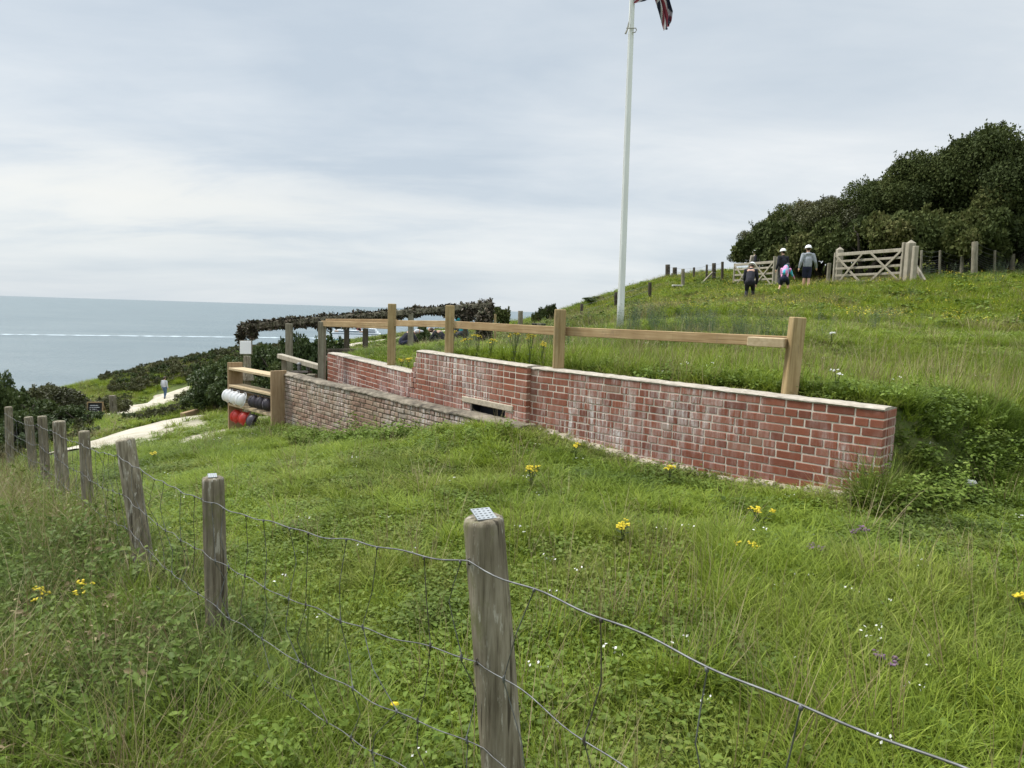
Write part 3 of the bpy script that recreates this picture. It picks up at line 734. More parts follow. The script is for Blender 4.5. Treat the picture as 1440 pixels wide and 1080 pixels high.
# ------------------------------------------------------------------ flagpole and flag
def flagpole():
    b = PX(872, 463, 13); z0 = h1(b.x, b.y); t = PX(889, 0, 13); ax = (t-Vector((b.x, b.y, b.z))).normalized(); top = t+ax*1.25
    root = empty('flagpole', (b.x, b.y, z0), 'tall white flagpole standing on the grass bank', 'flagpole')
    b2 = Vector((b.x, b.y, z0-.15)); mb = MB(); k = 12
    mb.tube([b2.lerp(top, i/k) for i in range(k+1)], [.066-.022*i/k for i in range(k+1)], 20); mb.build('pole', M['white'], root, smooth=True)
    mb = MB(); mb.dome(top, .06, .06, .06, 12, 5, -1.2); mb.build('finial', M['white'], root, smooth=True)
    mb = MB(); c = PX(888, 41, 12.94)
    mb.tube([c+Vector((-.09, 0, .015)), c+Vector((.0, -.01, .012)), c+Vector((.075, 0, .02)), c+Vector((.09, .01, -.01)), c+Vector((.07, 0, -.05)), c+Vector((.02, 0, -.055))], .008, 6)
    mb.tube([c+Vector((-.05, 0, .12)), c+Vector((-.07, 0, .0)), c+Vector((-.1, 0, -.08))], [.010, .014, .018], 6)
    mb.build('halyard_toggle', simple('rope', (.35, .33, .28), None, 30, .9, 0), root)
    hp = MB(); hp.tube([PX(884, 37, 12.93), PX(886.5, 15, 12.93), top+Vector((-.06, -.06, -.1))], .005, 5); hp.tube([PX(868, 455, 12.93), PX(884, 45, 12.93)], .0035, 5); hp.build('halyard', simple('halyard_cord', (.55, .55, .53), None, 30, .9, 0), root)
    # flag
    nu, nv = 96, 48; Lu, Lv = 1.30, .66; hb = PX(891, 6, 12.96); V = []; F = []; mi = []
    for i in range(nu+1):
        u = i/nu
        # lower edge path then upper edge path, both drooping at the fly
        def pth(pts):
            xs = [p[0] for p in pts]; return Vector((np.interp(u, xs, [p[1] for p in pts]), 0, np.interp(u, xs, [p[2] for p in pts])))
        lo = pth([(0, 0, 0), (.2, .18, .05), (.36, .30, .11), (.46, .34, .10), (.6, .40, -.06), (.8, .49, -.26), (1, .565, -.44)])
        up = pth([(0, .02, .66), (.3, .30, .62), (.5, .46, .42), (.7, .60, .14), (.85, .66, -.12), (1, .63, -.32)])
        for j in range(nv+1):
            v = j/nv; p = lo.lerp(up, v); fold = math.sin(v*13+u*3)*.05*u+math.sin(v*24+u*6)*.035*u*u+math.sin(u*9+v*2)*.05*u
            V.append((hb.x+p.x+.02*math.sin(v*17+u*4)*u, hb.y+fold-.03, hb.z+p.z+.012*math.sin(v*21)*u))
    def colr(u, v):
        x, y = u*2-1, v*2-1; X, Y = x*2, y
        if abs(X) < .2 or abs(Y) < .2: return 2
        if abs(X) < .34 or abs(Y) < .34: return 1
        s = (X*.447*1-abs(0)) ; d1 = abs(X*.447-Y*.894); d2 = abs(X*.447+Y*.894); dd = min(d1, d2)
        if dd < .075: return 2
        if dd < .2: return 1
        return 0
    for i in range(nu):
        for j in range(nv):
            a = i*(nv+1)+j; F.append((a, a+nv+1, a+nv+2, a+1)); mi.append(colr((i+.5)/nu, (j+.5)/nv))
    mb = MB(); mb.add(V, F); mb.m = mi
    o = mb.build('flag', [simple('flag_navy', (.012, .015, .035), None, 20, .8, 0), simple('flag_white', (.42, .40, .41), None, 20, .8, 0), simple('flag_red', (.20, .03, .045), None, 20, .8, 0)], loc=tuple(hb), smooth=True)
    tag(o, 'red white and navy flag drooping from the white flagpole', 'flag')
flagpole()
# ------------------------------------------------------------------ helmet shelf
def helmet_mesh(mb, c, rot, sc=1., straps=None):
    mb.dome(c, .112*sc, .14*sc, .135*sc, 20, 7, -.15, rot)
    ring = [Vector(c)+rot @ Vector((math.cos(w)*.116*sc, math.sin(w)*.145*sc+(.02*sc if math.sin(w) > .5 else 0), -.018*sc)) for w in [2*math.pi*i/20 for i in range(21)]]
    mb.tube(ring, .008*sc, 6)
    for x in (-.03, 0, .03): mb.tube([Vector(c)+rot @ Vector((x*sc, math.cos(a)*.141*sc, math.sin(a)*.137*sc)) for a in [R_(25+i*13) for i in range(11)]], .006*sc, 5)
def helmet(name, loc, rot, mat, label, group, sc=1.):
    root = empty(name, loc, label, 'helmet', group)
    mb = MB(); helmet_mesh(mb, loc, rot, sc); mb.build('shell', mat, root, smooth=True)
    mb = MB(); c = Vector(loc)
    for s in (-1, 1): mb.tube([c+rot @ Vector((s*.10*sc, .05*sc, -.01)), c+rot @ Vector((s*.085*sc, .02, -.11*sc)), c+rot @ Vector((0, .01, -.19*sc))], .007*sc, 5)
    mb.build('chin_strap', M['strap'], root)
    return root
def shelf():
    A, B = PX(380, 525, 12.9), PX(321, 518, 14.15)      # front corners right / left
    A.z = B.z = -1.28; d = (B-A); d.z = 0; ln = d.length; d.normalize(); back = Vector((-d.y, d.x, 0)); back = back if back.y > 0 else -back
    root = empty('helmet_shelf', (A.x, A.y, -2.3), 'pale wooden open shelf unit with hanging helmets at the end of the old wall', 'shelf')
    D = .30; zb = -2.38; zt = -1.22
    def bx(nm, u0, u1, d0, d1, z0, z1, m):
        mb = MB(); R = Matrix(((d.x, back.x, 0), (d.y, back.y, 0), (0, 0, 1))); c = A+d*((u0+u1)/2)+back*((d0+d1)/2); mb.box((c.x, c.y, (z0+z1)/2), (u1-u0, d1-d0, z1-z0), R, bev=.005); return mb.build(nm, M[m], root)
    bx('side_panel', -.045, 0, 0, D, zb-.2, zt, 'shelf'); bx('side_panel', ln, ln+.045, 0, D, zb-.2, zt+.02, 'shelf')
    zs = (-1.30, -1.64, -2.02)
    for z in zs: bx('shelf_board', .0, ln, .004, D-.004, z-.045, z, 'shelfx')
    bx('back_rail', .0, ln, D-.03, D-.005, -1.86, -1.80, 'shelf')
    rodm = MB(); q0, q1 = A+d*.03+back*.04, A+d*(ln-.03)+back*.04; q0.z = q1.z = -1.72; rodm.tube([q0, q1], .010, 8); rodm.build('hanging_rod', M['steeld'], root)
    tilt = lambda yaw, p: Matrix.Rotation(yaw, 3, 'Z') @ Matrix.Rotation(p, 3, 'X')
    for i, u in enumerate((.97, .80, .63)):
        p = A+d*(ln*u)+back*(-.02)+Vector((0, 0, -1.86-A.z-.01*i)); labs = ('leftmost of the white helmets hanging on the wooden shelf', 'second white helmet from the left on the shelf rail', 'white helmet hanging beside the dark helmets on the shelf')
        helmet('helmet', p, tilt(math.atan2(d.y, d.x)+math.pi, 1.25), M['helmet'], labs[i], 'helmets on the shelf', .92)
    for i, u in enumerate((.42, .27, .12)):
        p = A+d*(ln*u)+back*.05+Vector((0, 0, -1.87-A.z)); labs = ('dark grey helmet hanging next to the white helmets on the shelf', 'middle one of the three dark helmets hanging on the shelf', 'dark helmet hanging closest to the right shelf panel')
        helmet('helmet', p, tilt(math.atan2(d.y, d.x)+math.pi+.3*i, 1.5), M['greyhelmet'], labs[i], 'helmets on the shelf', .85)
    for i, (u, m, lb) in enumerate(((.86, 'redhelmet', 'red helmet hanging lowest at the left under the shelf'), (.66, 'redhelmet', 'small red helmet hanging between another red and a grey one'), (.46, 'greyhelmet', 'grey helmet hanging under the bottom shelf board'))):
        p = A+d*(ln*u)+back*.06+Vector((0, 0, -2.26-A.z)); helmet('helmet', p, tilt(math.atan2(d.y, d.x)+math.pi-.4*i, 1.15), M[m], lb, 'helmets on the shelf', .95)
shelf()

def qr_sign():
    p = PX(347, 505, 14.75); g = h1(p.x, p.y); root = empty('notice_board', (p.x, p.y, g), 'small blank white notice board on a wooden post behind the shelf', 'sign')
    t = PX(347, 479.5, 14.75); b = PX(347, 497.5, 14.75); yaw = math.atan2(p.x, p.y)
    mb = MB(); mb.tube([(p.x, p.y+.03, g-.2), (p.x, p.y+.03, b.z-.05)], .075, 12); mb.tube([(p.x, p.y+.03, b.z-.55), (p.x, p.y+.03, b.z-.35)], [.14, .09], 12); mb.build('post', M['post'], root, smooth=False)
    mb = MB(); mb.box((p.x, p.y-.06, (t.z+b.z)/2), (.22, .018, t.z-b.z), Matrix.Rotation(-yaw, 3, 'Z'), bev=.003); mb.build('panel', M['paper'], root)
    mb = MB(); mb.box((p.x, p.y-.035, (t.z+b.z)/2), (.25, .02, t.z-b.z+.03), Matrix.Rotation(-yaw, 3, 'Z'), bev=.003); mb.build('backing', M['oldrail'], root)
qr_sign()

# ------------------------------------------------------------------ pergola wrapped in camouflage netting
def scrap_cloud(path, rad, n, drop=0., size=(.05, .12), seed=0, hang=0.):
    rg = np.random.default_rng(seed); pts = np.array([tuple(p) for p in path]); seg = np.linalg.norm(np.diff(pts, axis=0), axis=1); cum = np.concatenate([[0], np.cumsum(seg)])
    s = rg.uniform(0, cum[-1], n); P = np.stack([np.interp(s, cum, pts[:, k]) for k in range(3)], 1)
    ph = rg.uniform(0, 2*np.pi, n); th = rad*(.6+.55*vn(s, s*0, .35, seed+1)); th = th*np.where(vn(s, s*0, .16, seed+3) > .62, 1.5, 1.)*np.where(vn(s, s*0, .3, seed+5) < .33, .6, 1.); r = th*np.sqrt(rg.uniform(.3, 1, n))
    P[:, 0] += np.cos(ph)*r*.6; P[:, 1] += np.cos(ph)*r*.6; P[:, 2] += np.sin(ph)*r
    hs = np.maximum(0, vn(s, s*0, .55, seed+7)-.42)*hang; P[:, 2] -= rg.uniform(0, 1, n)**1.5*hs
    sz = rg.uniform(*size, n)
    return leaves(P, unit(rg.normal(0, 1, (n, 3))+np.array([0, 0, -.5])), rg.normal(0, 1, (n, 3)), sz, rg.uniform(0, 1, n))
def netmat():
    m, nt, b = newmat('camouflage_net'); r = attr(nt, 'rnd')
    L(nt, ramp(nt, r, [(0, (.022, .019, .013)), (.35, (.065, .052, .034)), (.6, (.06, .068, .032)), (.85, (.13, .095, .065)), (1, (.22, .19, .15))]), b.inputs['Base Color']); b.inputs['Roughness'].default_value = .9; M['net'] = m
netmat()
def pergola():
    a, k, c = PX(341, 460, 15.0), PX(420, 452, 15.4), PX(689, 429, 17.2)
    base = Vector((-2.6, 16.2, h1(-2.6, 16.2))); root = empty('pergola', base, 'timber shelter frame draped in brown camouflage netting overlooking the sea', 'shelter frame')
    mid = k.lerp(c, .5)+Vector((0, 0, .03))
    bm = MB(); bm.beam(a, k, .10, .12, .01); bm.beam(k, c, .10, .12, .01, ext=.02); bm.build('beam', M['oldrail'], root)
    for px, py, Y, w, mt in ((406.5, 455, 15.2, .13, 'oldrail'), (514, 462, 15.9, .11, 'darkpost'), (578, 440, 16.4, .12, 'oldrail'), (655, 436, 16.9, .10, 'darkpost'), (686.5, 428, 17.2, .13, 'darkpost')):
        t = PX(px, py, Y); g = h1(t.x, t.y); mb = MB(); mb.beam((t.x, t.y, g-.2), t, w, w, .008); mb.build('post', M[mt], root)
    # rear beam and cross ties give the frame its depth
    off = Vector((.5, 2.3, .05)); k2, c2 = k+off, c+Vector((-.1, 2.3, .05))
    for p in (k2, c2): 
        mb = MB(); mb.beam((p.x, p.y, h1(p.x, p.y)-.2), p, .11, .11, .008); mb.build('post', M['darkpost'], root)
    mb = MB(); mb.beam(k2, c2, .1, .1, .01); mb.beam(k, k2, .09, .09, .01); mb.beam(c, c2, .09, .09, .01); mb.build('beam', M['darkpost'], root)
    aleg = PX(338, 475, 15.0)
    parts = [scrap_cloud([aleg, a+Vector((-.02, 0, -.1)), a, k.lerp(a, .5), k, k.lerp(c, .45)], .105, 9500, size=(.04, .10), seed=1, hang=.32), scrap_cloud([k.lerp(c, .43), k.lerp(c, .6), c], .105, 7000, size=(.04, .09), seed=9, hang=.85),
             scrap_cloud([aleg+Vector((.25, 0, .1)), a+Vector((.2, 0, -.05))], .16, 1500, size=(.03, .09), seed=5, hang=.1),
             scrap_cloud([c+Vector((0, 0, .02)), c+Vector((0, 0, -1.05))], .075, 900, seed=2),
             scrap_cloud([PX(655, 432, 16.9), PX(655, 452, 16.9)], .11, 500, seed=3), scrap_cloud([k2.lerp(c2, .3), c2], .10, 700, seed=6, hang=.1), scrap_cloud([c, c2], .08, 400, seed=7, hang=.1)]
    V, F, r = join(parts); o = link(np_mesh('netting', V-np.array(base), F, r, M['net']), 'netting', root)
pergola()

# grey timber guard rails and steps going down beside the shelter
def guard_rail():
    p0, p1 = PX(395, 501, 13.9), PX(449, 516, 12.9); root = empty('guard_rail', (p0.x, p0.y, -2.3), 'silver grey timber guard rail beside the sunken entrance', 'railing')
    mb = MB(); mb.beam(p0, p1, .12, .09, .008, ext=.1); mb.build('rail', M['gate'], root)
    for px, py, Y, w in ((400, 505, 13.85, .09), (438.5, 526, 12.95, .16)):
        t = PX(px, py, Y); mb = MB(); mb.beam((t.x, t.y, -2.5), t, w, w, .008); mb.build('post', M['oldrail'], root)
guard_rail()
def low_rail():
    p0, p1 = PX(462, 495, 15.6), PX(560, 494.5, 14.6); root = empty('low_timber_edging', (p0.x, p0.y, -1.2), 'low dark sleeper edging lying on the grass behind the stepped wall', 'edging')
    mb = MB(); mb.beam(p0, p1, .12, .14, .01); mb.build('sleeper', M['darkpost'], root)
    mb = MB(); mb.beam(PX(455, 504, 14.6), PX(530, 502, 14.2), .16, .10, .01); mb.build('sleeper', M['oldrail'], root)
low_rail()
def bolts():
    p = PX(425, 519, 13.3); root = empty('steel_bracket', p, 'grey steel bracket with two upright pins beside the guard rail', 'bracket')
    mb = MB(); mb.beam(PX(412, 523, 13.4), PX(436, 523, 13.1), .10, .04, .004); mb.build('plate', M['steeld'], root)
    for px in (421, 433): 
        q = PX(px, 520, 13.25); mb = MB(); mb.tube([q, q+Vector((0, 0, .10))], .035, 10); mb.dome(q+Vector((0, 0, .10)), .05, .05, .04, 10, 4); mb.build('pin', M['steel'], root)
bolts()

# ------------------------------------------------------------------ boards, lone posts, box on post, slabs
def aboard():
    p = PX(134, 589, 22); z = h1(p.x, p.y); root = empty('board_sign', (p.x, p.y, z), 'black chalkboard sign in a pale wooden frame beside the chalk path', 'sign')
    R = Matrix.Rotation(.25, 3, 'Z') @ Matrix.Rotation(-.2, 3, 'X'); c = Vector((p.x, p.y, z+.27))
    mb = MB(); mb.box(c, (.42, .02, .48), R); mb.build('board', M['black'], root)
    mb = MB()
    for x in (-.215, .215): mb.box(c+R @ Vector((x, -.004, 0)), (.035, .04, .55), R, bev=.004)
    for zz in (-.257, .257): mb.box(c+R @ Vector((0, -.004, zz)), (.395, .038, .035), R, bev=.004)
    mb.build('frame', M['freshx'], root)
    mb = MB(); ga, gq = 40, 27; rg = random.Random(3); W = (30, 34, 26, 34, 20, 30)
    vs = [c+R @ Vector(((x/ga-.5)*.36, -.0125, (y/gq-.5)*.40)) for y in range(gq+1) for x in range(ga+1)]; fs = []; mi = []
    for y in range(gq):
        for x in range(ga):
            k = y*(ga+1)+x; fs.append((k, k+1, k+ga+2, k+ga+1)); ln = (gq-1-y)//4
            mi.append(1 if (gq-1-y) % 4 == 2 and ln < 6 and 2 < x < W[ln] and rg.random() < .8 else 0)
    mb.add(vs, fs); mb.m = mi; mb.build('chalk_writing', [M['black'], M['paper']], root)
    for x in (-.2, .2):
        mb = MB(); mb.beam(c+R @ Vector((x, .03, .24)), (c.x+x, c.y+.33, z), .03, .03, .004); mb.build('rear_leg', M['freshx'], root)
aboard()
def lone(px, pyt, pyb, Y, r, lab, dx=0):
    t = PX(px, pyt, Y); b = PX(px+dx, pyb, Y); z = h1(b.x, b.y); root = empty('wooden_post', (b.x, b.y, z), lab, 'post', 'lone posts by the paths')
    mb = MB(); lathe_post(mb, (b.x, b.y, min(z, b.z)-.2), t, r*1.1, r, 14, 8, int(px)); mb.build('shaft', M['post'], root, smooth=True)
lone(158, 556, 594, 23, .10, 'weathered wooden post standing between the two chalk paths', 4)
lone(276, 527, 571, 21, .085, 'leaning grey wooden post at the edge of the dark shrubs', 6)
lone(732, 437, 468, 22, .075, 'grey wooden post on the grass right of the netted shelter')
def infobox():
    p = PX(757, 475, 15.5); z = h1(p.x, p.y); root = empty('bin_stand', (p.x, p.y, z), 'dark box with a flat lid fixed to a grey post behind the rail', 'bin')
    t = PX(757, 456, 15.5); yaw = .1
    mb = MB(); mb.beam((p.x, p.y-.14, z-.2), (p.x, p.y-.14, t.z+.03), .09, .07, .006); mb.build('post', M['oldrail'], root)
    mb = MB(); mb.box((p.x, p.y, t.z-.0), (.30, .22, .04), bev=.006); mb.build('lid', M['black'], root)
    mb = MB(); mb.box((p.x, p.y, t.z-.21), (.24, .18, .34), bev=.012); mb.build('body', M['dark_jacket'], root)
infobox()
def netstump():
    p = PX(690, 486, 16.6); z = h1(p.x, p.y); root = empty('stacked_chairs', (p.x-.15, p.y, z), 'dark bundle wrapped in netting beside a thin wooden stake', 'bundle')
    V, F, r = join([scrap_cloud([(p.x-.18, p.y, z+.05), (p.x-.18, p.y, z+.62)], .24, 1400, seed=31)]); link(np_mesh('netting', V-np.array(root.location), F, r, M['net']), 'netting', root)
    mb = MB(); mb.beam((p.x+.11, p.y-.1, z-.1), (p.x+.09, p.y-.1, z+.75), .05, .05, .004); mb.build('stake', M['fresh'], root)
    root.name = 'netting_bundle'
netstump()
def slab():
    p = PX(953, 404, 41); z = h1(p.x, p.y); root = empty('stone_bench', (p.x, p.y, z), 'small pale slab bench on dark legs near the crest of the hill', 'bench')
    mb = MB(); mb.box((p.x, p.y, z+.34), (.62, .4, .09), bev=.02); mb.build('seat', M['stone'], root)
    for x in (-.2, .2):
        mb = MB(); mb.box((p.x+x, p.y, z+.14), (.1, .3, .31)); mb.build('leg', M['darkpost'], root)
slab()
def step_():
    q = [PX(258, 584, 18.2), PX(276, 582, 18.6)]; root = empty('step_edge', ((q[0].x+q[1].x)/2, q[0].y, h1(q[0].x, q[0].y)), 'short timber step edge set across the chalk path', 'step')
    for p in q: p.z = h1(p.x, p.y)+.06
    mb = MB(); mb.beam(q[0], q[1], .13, .16, .01, ext=.1); mb.build('riser', M['shelf'], root)
step_()

# ------------------------------------------------------------------ gates and hill fences
def gate(name_lab, L0, R0, h, cat='gate', tall=.22):
    """L0, R0: bottom corners of the leaf (left latch end, right heel end)"""
    root = empty('field_gate', (L0+R0)/2, name_lab, cat, 'field gates on the hill')
    up = Vector((0, 0, 1)); d = (R0-L0); 
    def bar(nm, p, q, w, t, m='gate'):
        mb = MB(); mb.beam(p, q, w, t, .008); mb.build(nm, M[m], root)
    bar('stile', L0-up*.05, L0+up*(h+.05), .09, .085); bar('stile', R0-up*.05, R0+up*(h+tall), .10, .11)
    for i, z in enumerate((.05, .30, .56, .83, h-.03)):
        bar('rail', L0+d*.015+up*z, R0-d*.015+up*z, .05 if i < 4 else .075, .085 if i < 4 else .12)
    n = Vector((-d.y, d.x, 0)).normalized(); n = n if n.y < 0 else -n
    o = n*.05
    for a, b in ((.98, .58), (.02, .42)): bar('brace', L0+d*a+up*(h-.06)+o, L0+d*b+up*.04+o, .03, .08)
    o = n*.075
    for a, b in ((.56, .98), (.44, .10)): bar('brace', L0+d*a+up*(h-.06)+o, L0+d*b+up*.04+o, .022, .075)
    return root
gR0, gR1 = PX(1172, 399, 27.5), PX(1267, 396, 25)
gate('pale oak five bar field gate standing closed in front of the dark hedge', gR0, gR1, 1.12)
gL0, gL1 = PX(1031.5, 403, 36), PX(1087, 401.5, 33)
gate('weathered grey field gate beside the group of walkers', gL0, gL1, 1.10)
def bigpost(px, pt, pb, Y, w, lab, strut=None, point=True, m='gate'):
    t = PX(px, pt, Y); b = PX(px, pb, Y); z = h1(b.x, b.y); root = empty('gate_post', (b.x, b.y, z), lab, 'post', 'gate posts')
    mb = MB(); mb.beam((b.x, b.y, z-.3), (b.x, b.y, t.z-(w*.45 if point else 0)), w, w, .012)
    if point:
        z1 = t.z-w*.45; h = w/2-.012; mb.add([(b.x-h, b.y-h, z1), (b.x+h, b.y-h, z1), (b.x+h, b.y+h, z1), (b.x-h, b.y+h, z1), (b.x, b.y, t.z)], [(0, 1, 4), (1, 2, 4), (2, 3, 4), (3, 0, 4)])
    mb.build('shaft', M[m], root)
    if strut:
        s0, s1 = PX(*strut[0]), PX(*strut[1]); mb = MB(); mb.beam(s0, s1, .09, .11, .008); mb.build('strut', M[m], root)
bigpost(1177, 347, 404, 27.8, .22, 'square pale gate post at the latch end of the oak gate')
bigpost(1276, 337, 399, 24.8, .24, 'tall pointed gate post with diagonal strut at the hinge end', ((1285, 370, 24.8), (1300, 395, 24.2)))
bigpost(1283.5, 346, 397, 24.4, .15, 'plain square post standing against the tall pointed gate post', None, False)
bigpost(1094, 361, 407, 31.5, .24, 'dark round topped post between the grey gate and the walkers', None, False, 'oldrail')
bigpost(1164, 370, 401, 29, .12, 'short brown post left of the oak gate in the hedge shade', None, False, 'oldrail')
def wire_run(label, posts, rad, strut=None, wires=(.06, .3, .55, .8), mat='oldrail', wm='steel', wr=.006):
    pts = []
    for px, pt, pb, Y in posts:
        t, b = PX(px, pt, Y), PX(px, pb, Y); pts.append((t, b))
    c = sum((b for t, b in pts), Vector())/len(pts); root = empty('wire_fence', c, label, 'fence', 'wire fences on the hill')
    for i, (t, b) in enumerate(pts):
        z = min(h1(b.x, b.y), b.z); r = rad[i] if hasattr(rad, '__len__') else rad
        mb = MB(); lathe_post(mb, (b.x, b.y, z-.2), t, r*1.05, r, 10, 4, i+70); mb.build('post', M[mat], root, smooth=True)
    for w in wires:
        mb = MB(); P = []
        for i in range(len(pts)-1):
            for j in range(4):
                a = pts[i][0].lerp(pts[i+1][0], j/4); P.append(a+Vector((0, -.07, -w-.05*math.sin(math.pi*j/4))))
        P.append(pts[-1][0]+Vector((0, -.07, -w))); mb.tube(P, wr, 4); mb.build('wire', M[wm], root)
    if strut:
        mb = MB(); mb.beam(PX(*strut[0]), PX(*strut[1]), .09, .09, .008); mb.build('strut', M['oldrail'], root)
wire_run('wire fence of bare posts on the skyline left of the gates', [(1016, 368, 396, 40), (1004, 370, 396, 43), (994, 372, 393, 45), (976, 376, 396, 47), (949, 376, 396, 51), (939, 372, 394, 52)], [.075, .12, .07, .075, .15, .17], ((1002, 383, 42.6), (981, 405, 41.5)), mat='darkpost')
wire_run('wire fence with short posts just below the skyline posts', [(981, 386, 396, 50), (971, 386, 396, 50), (960.5, 378, 409, 41), (945, 384, 396, 50)], [.06, .06, .10, .06], None, (.1, .4), mat='oldrail')
wire_run('thin fence running down the grass slope behind the flagpole', [(914, 397, 427, 36.5), (866, 411, 441, 38), (818, 427, 457, 38.5)], .085, None, (.1, .4, .7), mat='darkpost')
wire_run('netted wire fence in front of the hedge at the right', [(1296, 352, 384, 26.5), (1322, 352, 390, 27), (1353, 360, 385, 27), (1371, 340, 384, 26), (1399, 352, 388, 26.5), (1424, 357, 385, 27), (1450, 338, 385, 25.5)], [.04, .04, .06, .10, .045, .08, .09], None, (.03, .2, .34, .42, .5, .58, .66, .74), mat='oldrail', wr=.004)
def mesh_panel():
    pass

# ------------------------------------------------------------------ people
J0 = dict(pelvis=(0, 0, .93), chest=(0, .01, 1.25), neck=(0, .01, 1.46), head=(0, .03, 1.60), shL=(-.185, 0, 1.40), shR=(.185, 0, 1.40), elL=(-.235, -.03, 1.12), elR=(.235, -.03, 1.12),
          wrL=(-.25, .06, .88), wrR=(.25, .06, .88), hipL=(-.09, 0, .90), hipR=(.09, 0, .90), knL=(-.10, .03, .50), knR=(.10, .03, .50), anL=(-.10, -.02, .08), anR=(.10, -.02, .08))
def caps(mb, a, b, ra, rb):
    a, b = Vector(a), Vector(b)
    if (a-b).length < 1e-4: b = a+Vector((0, 0, .01))
    mb.tube([a, a.lerp(b, .35), a.lerp(b, .7), b], [ra, ra*.75+rb*.3, ra*.35+rb*.68, rb], 10, round_=True)
def remeshed(mb, name, mat, root, T, vox, sm=4, parent=None):
    mb.v = [tuple(T @ Vector(v)) for v in mb.v]
    o = mb.build(name, mat, parent or root, loc=tuple(root.location))
    r = o.modifiers.new('join', 'REMESH'); r.mode = 'VOXEL'; r.voxel_size = vox; r.use_smooth_shade = True
    s = o.modifiers.new('soften', 'SMOOTH'); s.factor = .5; s.iterations = sm
    return o
def person(loc, yaw, height, pose, label, top, bottom, shorts=False, helmet_m=None, cap=None, pack=None, hood=False, sleeves=True, shoes='charcoal', group=None, hair=None):
    J = {k: Vector(v) for k, v in J0.items()}; J.update({k: Vector(v) for k, v in pose.items()})
    root = empty('person', loc, label, 'person', group); sc = height/1.75
    T = Matrix.Translation(Vector(loc)) @ Matrix.Rotation(yaw, 4, 'Z') @ Matrix.Scale(sc, 4)
    b = MB(); fw = (J['head']-J['neck']); fw = Vector((0, 1, 0)) if abs(fw.y) < .25 else Vector((0, .8, -.6))
    caps(b, J['pelvis'], J['chest'], .13, .135); caps(b, J['chest'], J['neck'], .12, .055); caps(b, J['neck'], J['head'], .055, .06)
    up = (J['head']-J['neck']).normalized(); hd = J['head']+up*.05
    caps(b, hd-up*.05+fw*.015, hd+up*.035, .078, .088); caps(b, hd-up*.08+fw*.03, hd-up*.06+fw*.05, .045, .035)
    caps(b, hd+fw*.085-up*.01, hd+fw*.10-up*.03, .012, .014)
    sd = up.cross(fw).normalized()
    for s in (-1, 1): caps(b, hd+sd*s*.085-up*.01, hd+sd*s*.092-up*.04, .014, .012)
    for s in 'LR':
        caps(b, J['sh'+s], J['el'+s], .052, .042); caps(b, J['el'+s], J['wr'+s], .041, .028); caps(b, J['chest']+Vector((0, 0, .08)), J['sh'+s], .09, .06)
        caps(b, J['hip'+s], J['kn'+s], .085, .055); caps(b, J['kn'+s], J['an'+s], .056, .036)
        fa = (J['wr'+s]-J['el'+s]).normalized(); palm = J['wr'+s]+fa*.08; caps(b, J['wr'+s], palm, .028, .034)
        lat = fa.cross(Vector((1, 0, 0))).normalized()
        for q, (off, ln) in enumerate(((-.028, .062), (-.010, .075), (.010, .07), (.027, .055))):
            k0 = palm+lat*off; k1 = k0+fa*ln*.5; k2 = k1+(fa+Vector((.3 if s == 'L' else -.3, 0, 0))).normalized()*ln*.5
            caps(b, k0, k1, .010, .009); caps(b, k1, k2, .009, .008)
        caps(b, J['wr'+s]+fa*.03+lat*.02, J['wr'+s]+fa*.07+lat*.06, .012, .010)
        caps(b, J['an'+s], J['an'+s]+Vector((0, .13, -.045)), .038, .03)
    body = remeshed(b, 'body', M['skin'], root, T, .010*sc, 2)
    t = MB(); caps(t, J['pelvis']+(J['chest']-J['pelvis'])*.05, J['chest'], .155, .165); caps(t, J['chest'], J['chest'].lerp(J['neck'], .98), .15, .075)
    for s in 'LR':
        caps(t, J['chest'].lerp(J['neck'], .35), J['sh'+s], .11, .078); caps(t, J['sh'+s], J['el'+s], .074, .062)
        if sleeves: caps(t, J['el'+s], J['el'+s].lerp(J['wr'+s], .95), .060, .046)
    if hood: caps(t, J['neck']+Vector((-.06, -.07, -.03)), J['neck']+Vector((.06, -.07, -.03)), .065, .065)
    remeshed(t, 'top', M[top], root, T, .016*sc)
    l = MB(); caps(l, J['pelvis']+Vector((0, 0, .05)), J['pelvis'].lerp((J['hipL']+J['hipR'])/2, 1.)-Vector((0, 0, .02)), .145, .15)
    for s in 'LR':
        k = J['hip'+s].lerp(J['kn'+s], .82 if shorts else 1); caps(l, J['hip'+s], k, .108, .085 if shorts else .07)
        if not shorts: caps(l, J['kn'+s], J['kn'+s].lerp(J['an'+s], .93), .068, .056)
    remeshed(l, 'shorts' if shorts else 'trousers', M[bottom], root, T, .016*sc)
    for s in 'LR':
        h = MB(); a = J['an'+s]; caps(h, a+Vector((0, -.03, -.035)), a+Vector((0, .15, -.045)), .048, .04); caps(h, a+Vector((0, -.01, .02)), a+Vector((0, -.03, -.03)), .05, .048); remeshed(h, 'shoe', M[shoes], root, T, .014*sc)
    Rt = T.to_3x3()
    if helmet_m:
        h = MB(); q = up.to_track_quat('Z', 'Y').to_matrix(); h.dome(hd+up*.015, .125, .145, .125, 18, 7, -.1, q); h.tube([hd+up*.0+q @ Vector((math.cos(w)*.128, math.sin(w)*.15+.012, -.0)) for w in [2*math.pi*i/20 for i in range(21)]], .010, 6)
        h.v = [tuple(T @ Vector(v)) for v in h.v]; h.build('helmet', M[helmet_m], root, loc=tuple(loc), smooth=True)
        h = MB(); h.tube([hd+sd*.10, hd+sd*.075-up*.1+fw*.03, hd-up*.13+fw*.06, hd-sd*.075-up*.1+fw*.03, hd-sd*.10], .008, 5); h.v = [tuple(T @ Vector(v)) for v in h.v]; h.build('chin_strap', M['strap'], root, loc=tuple(loc))
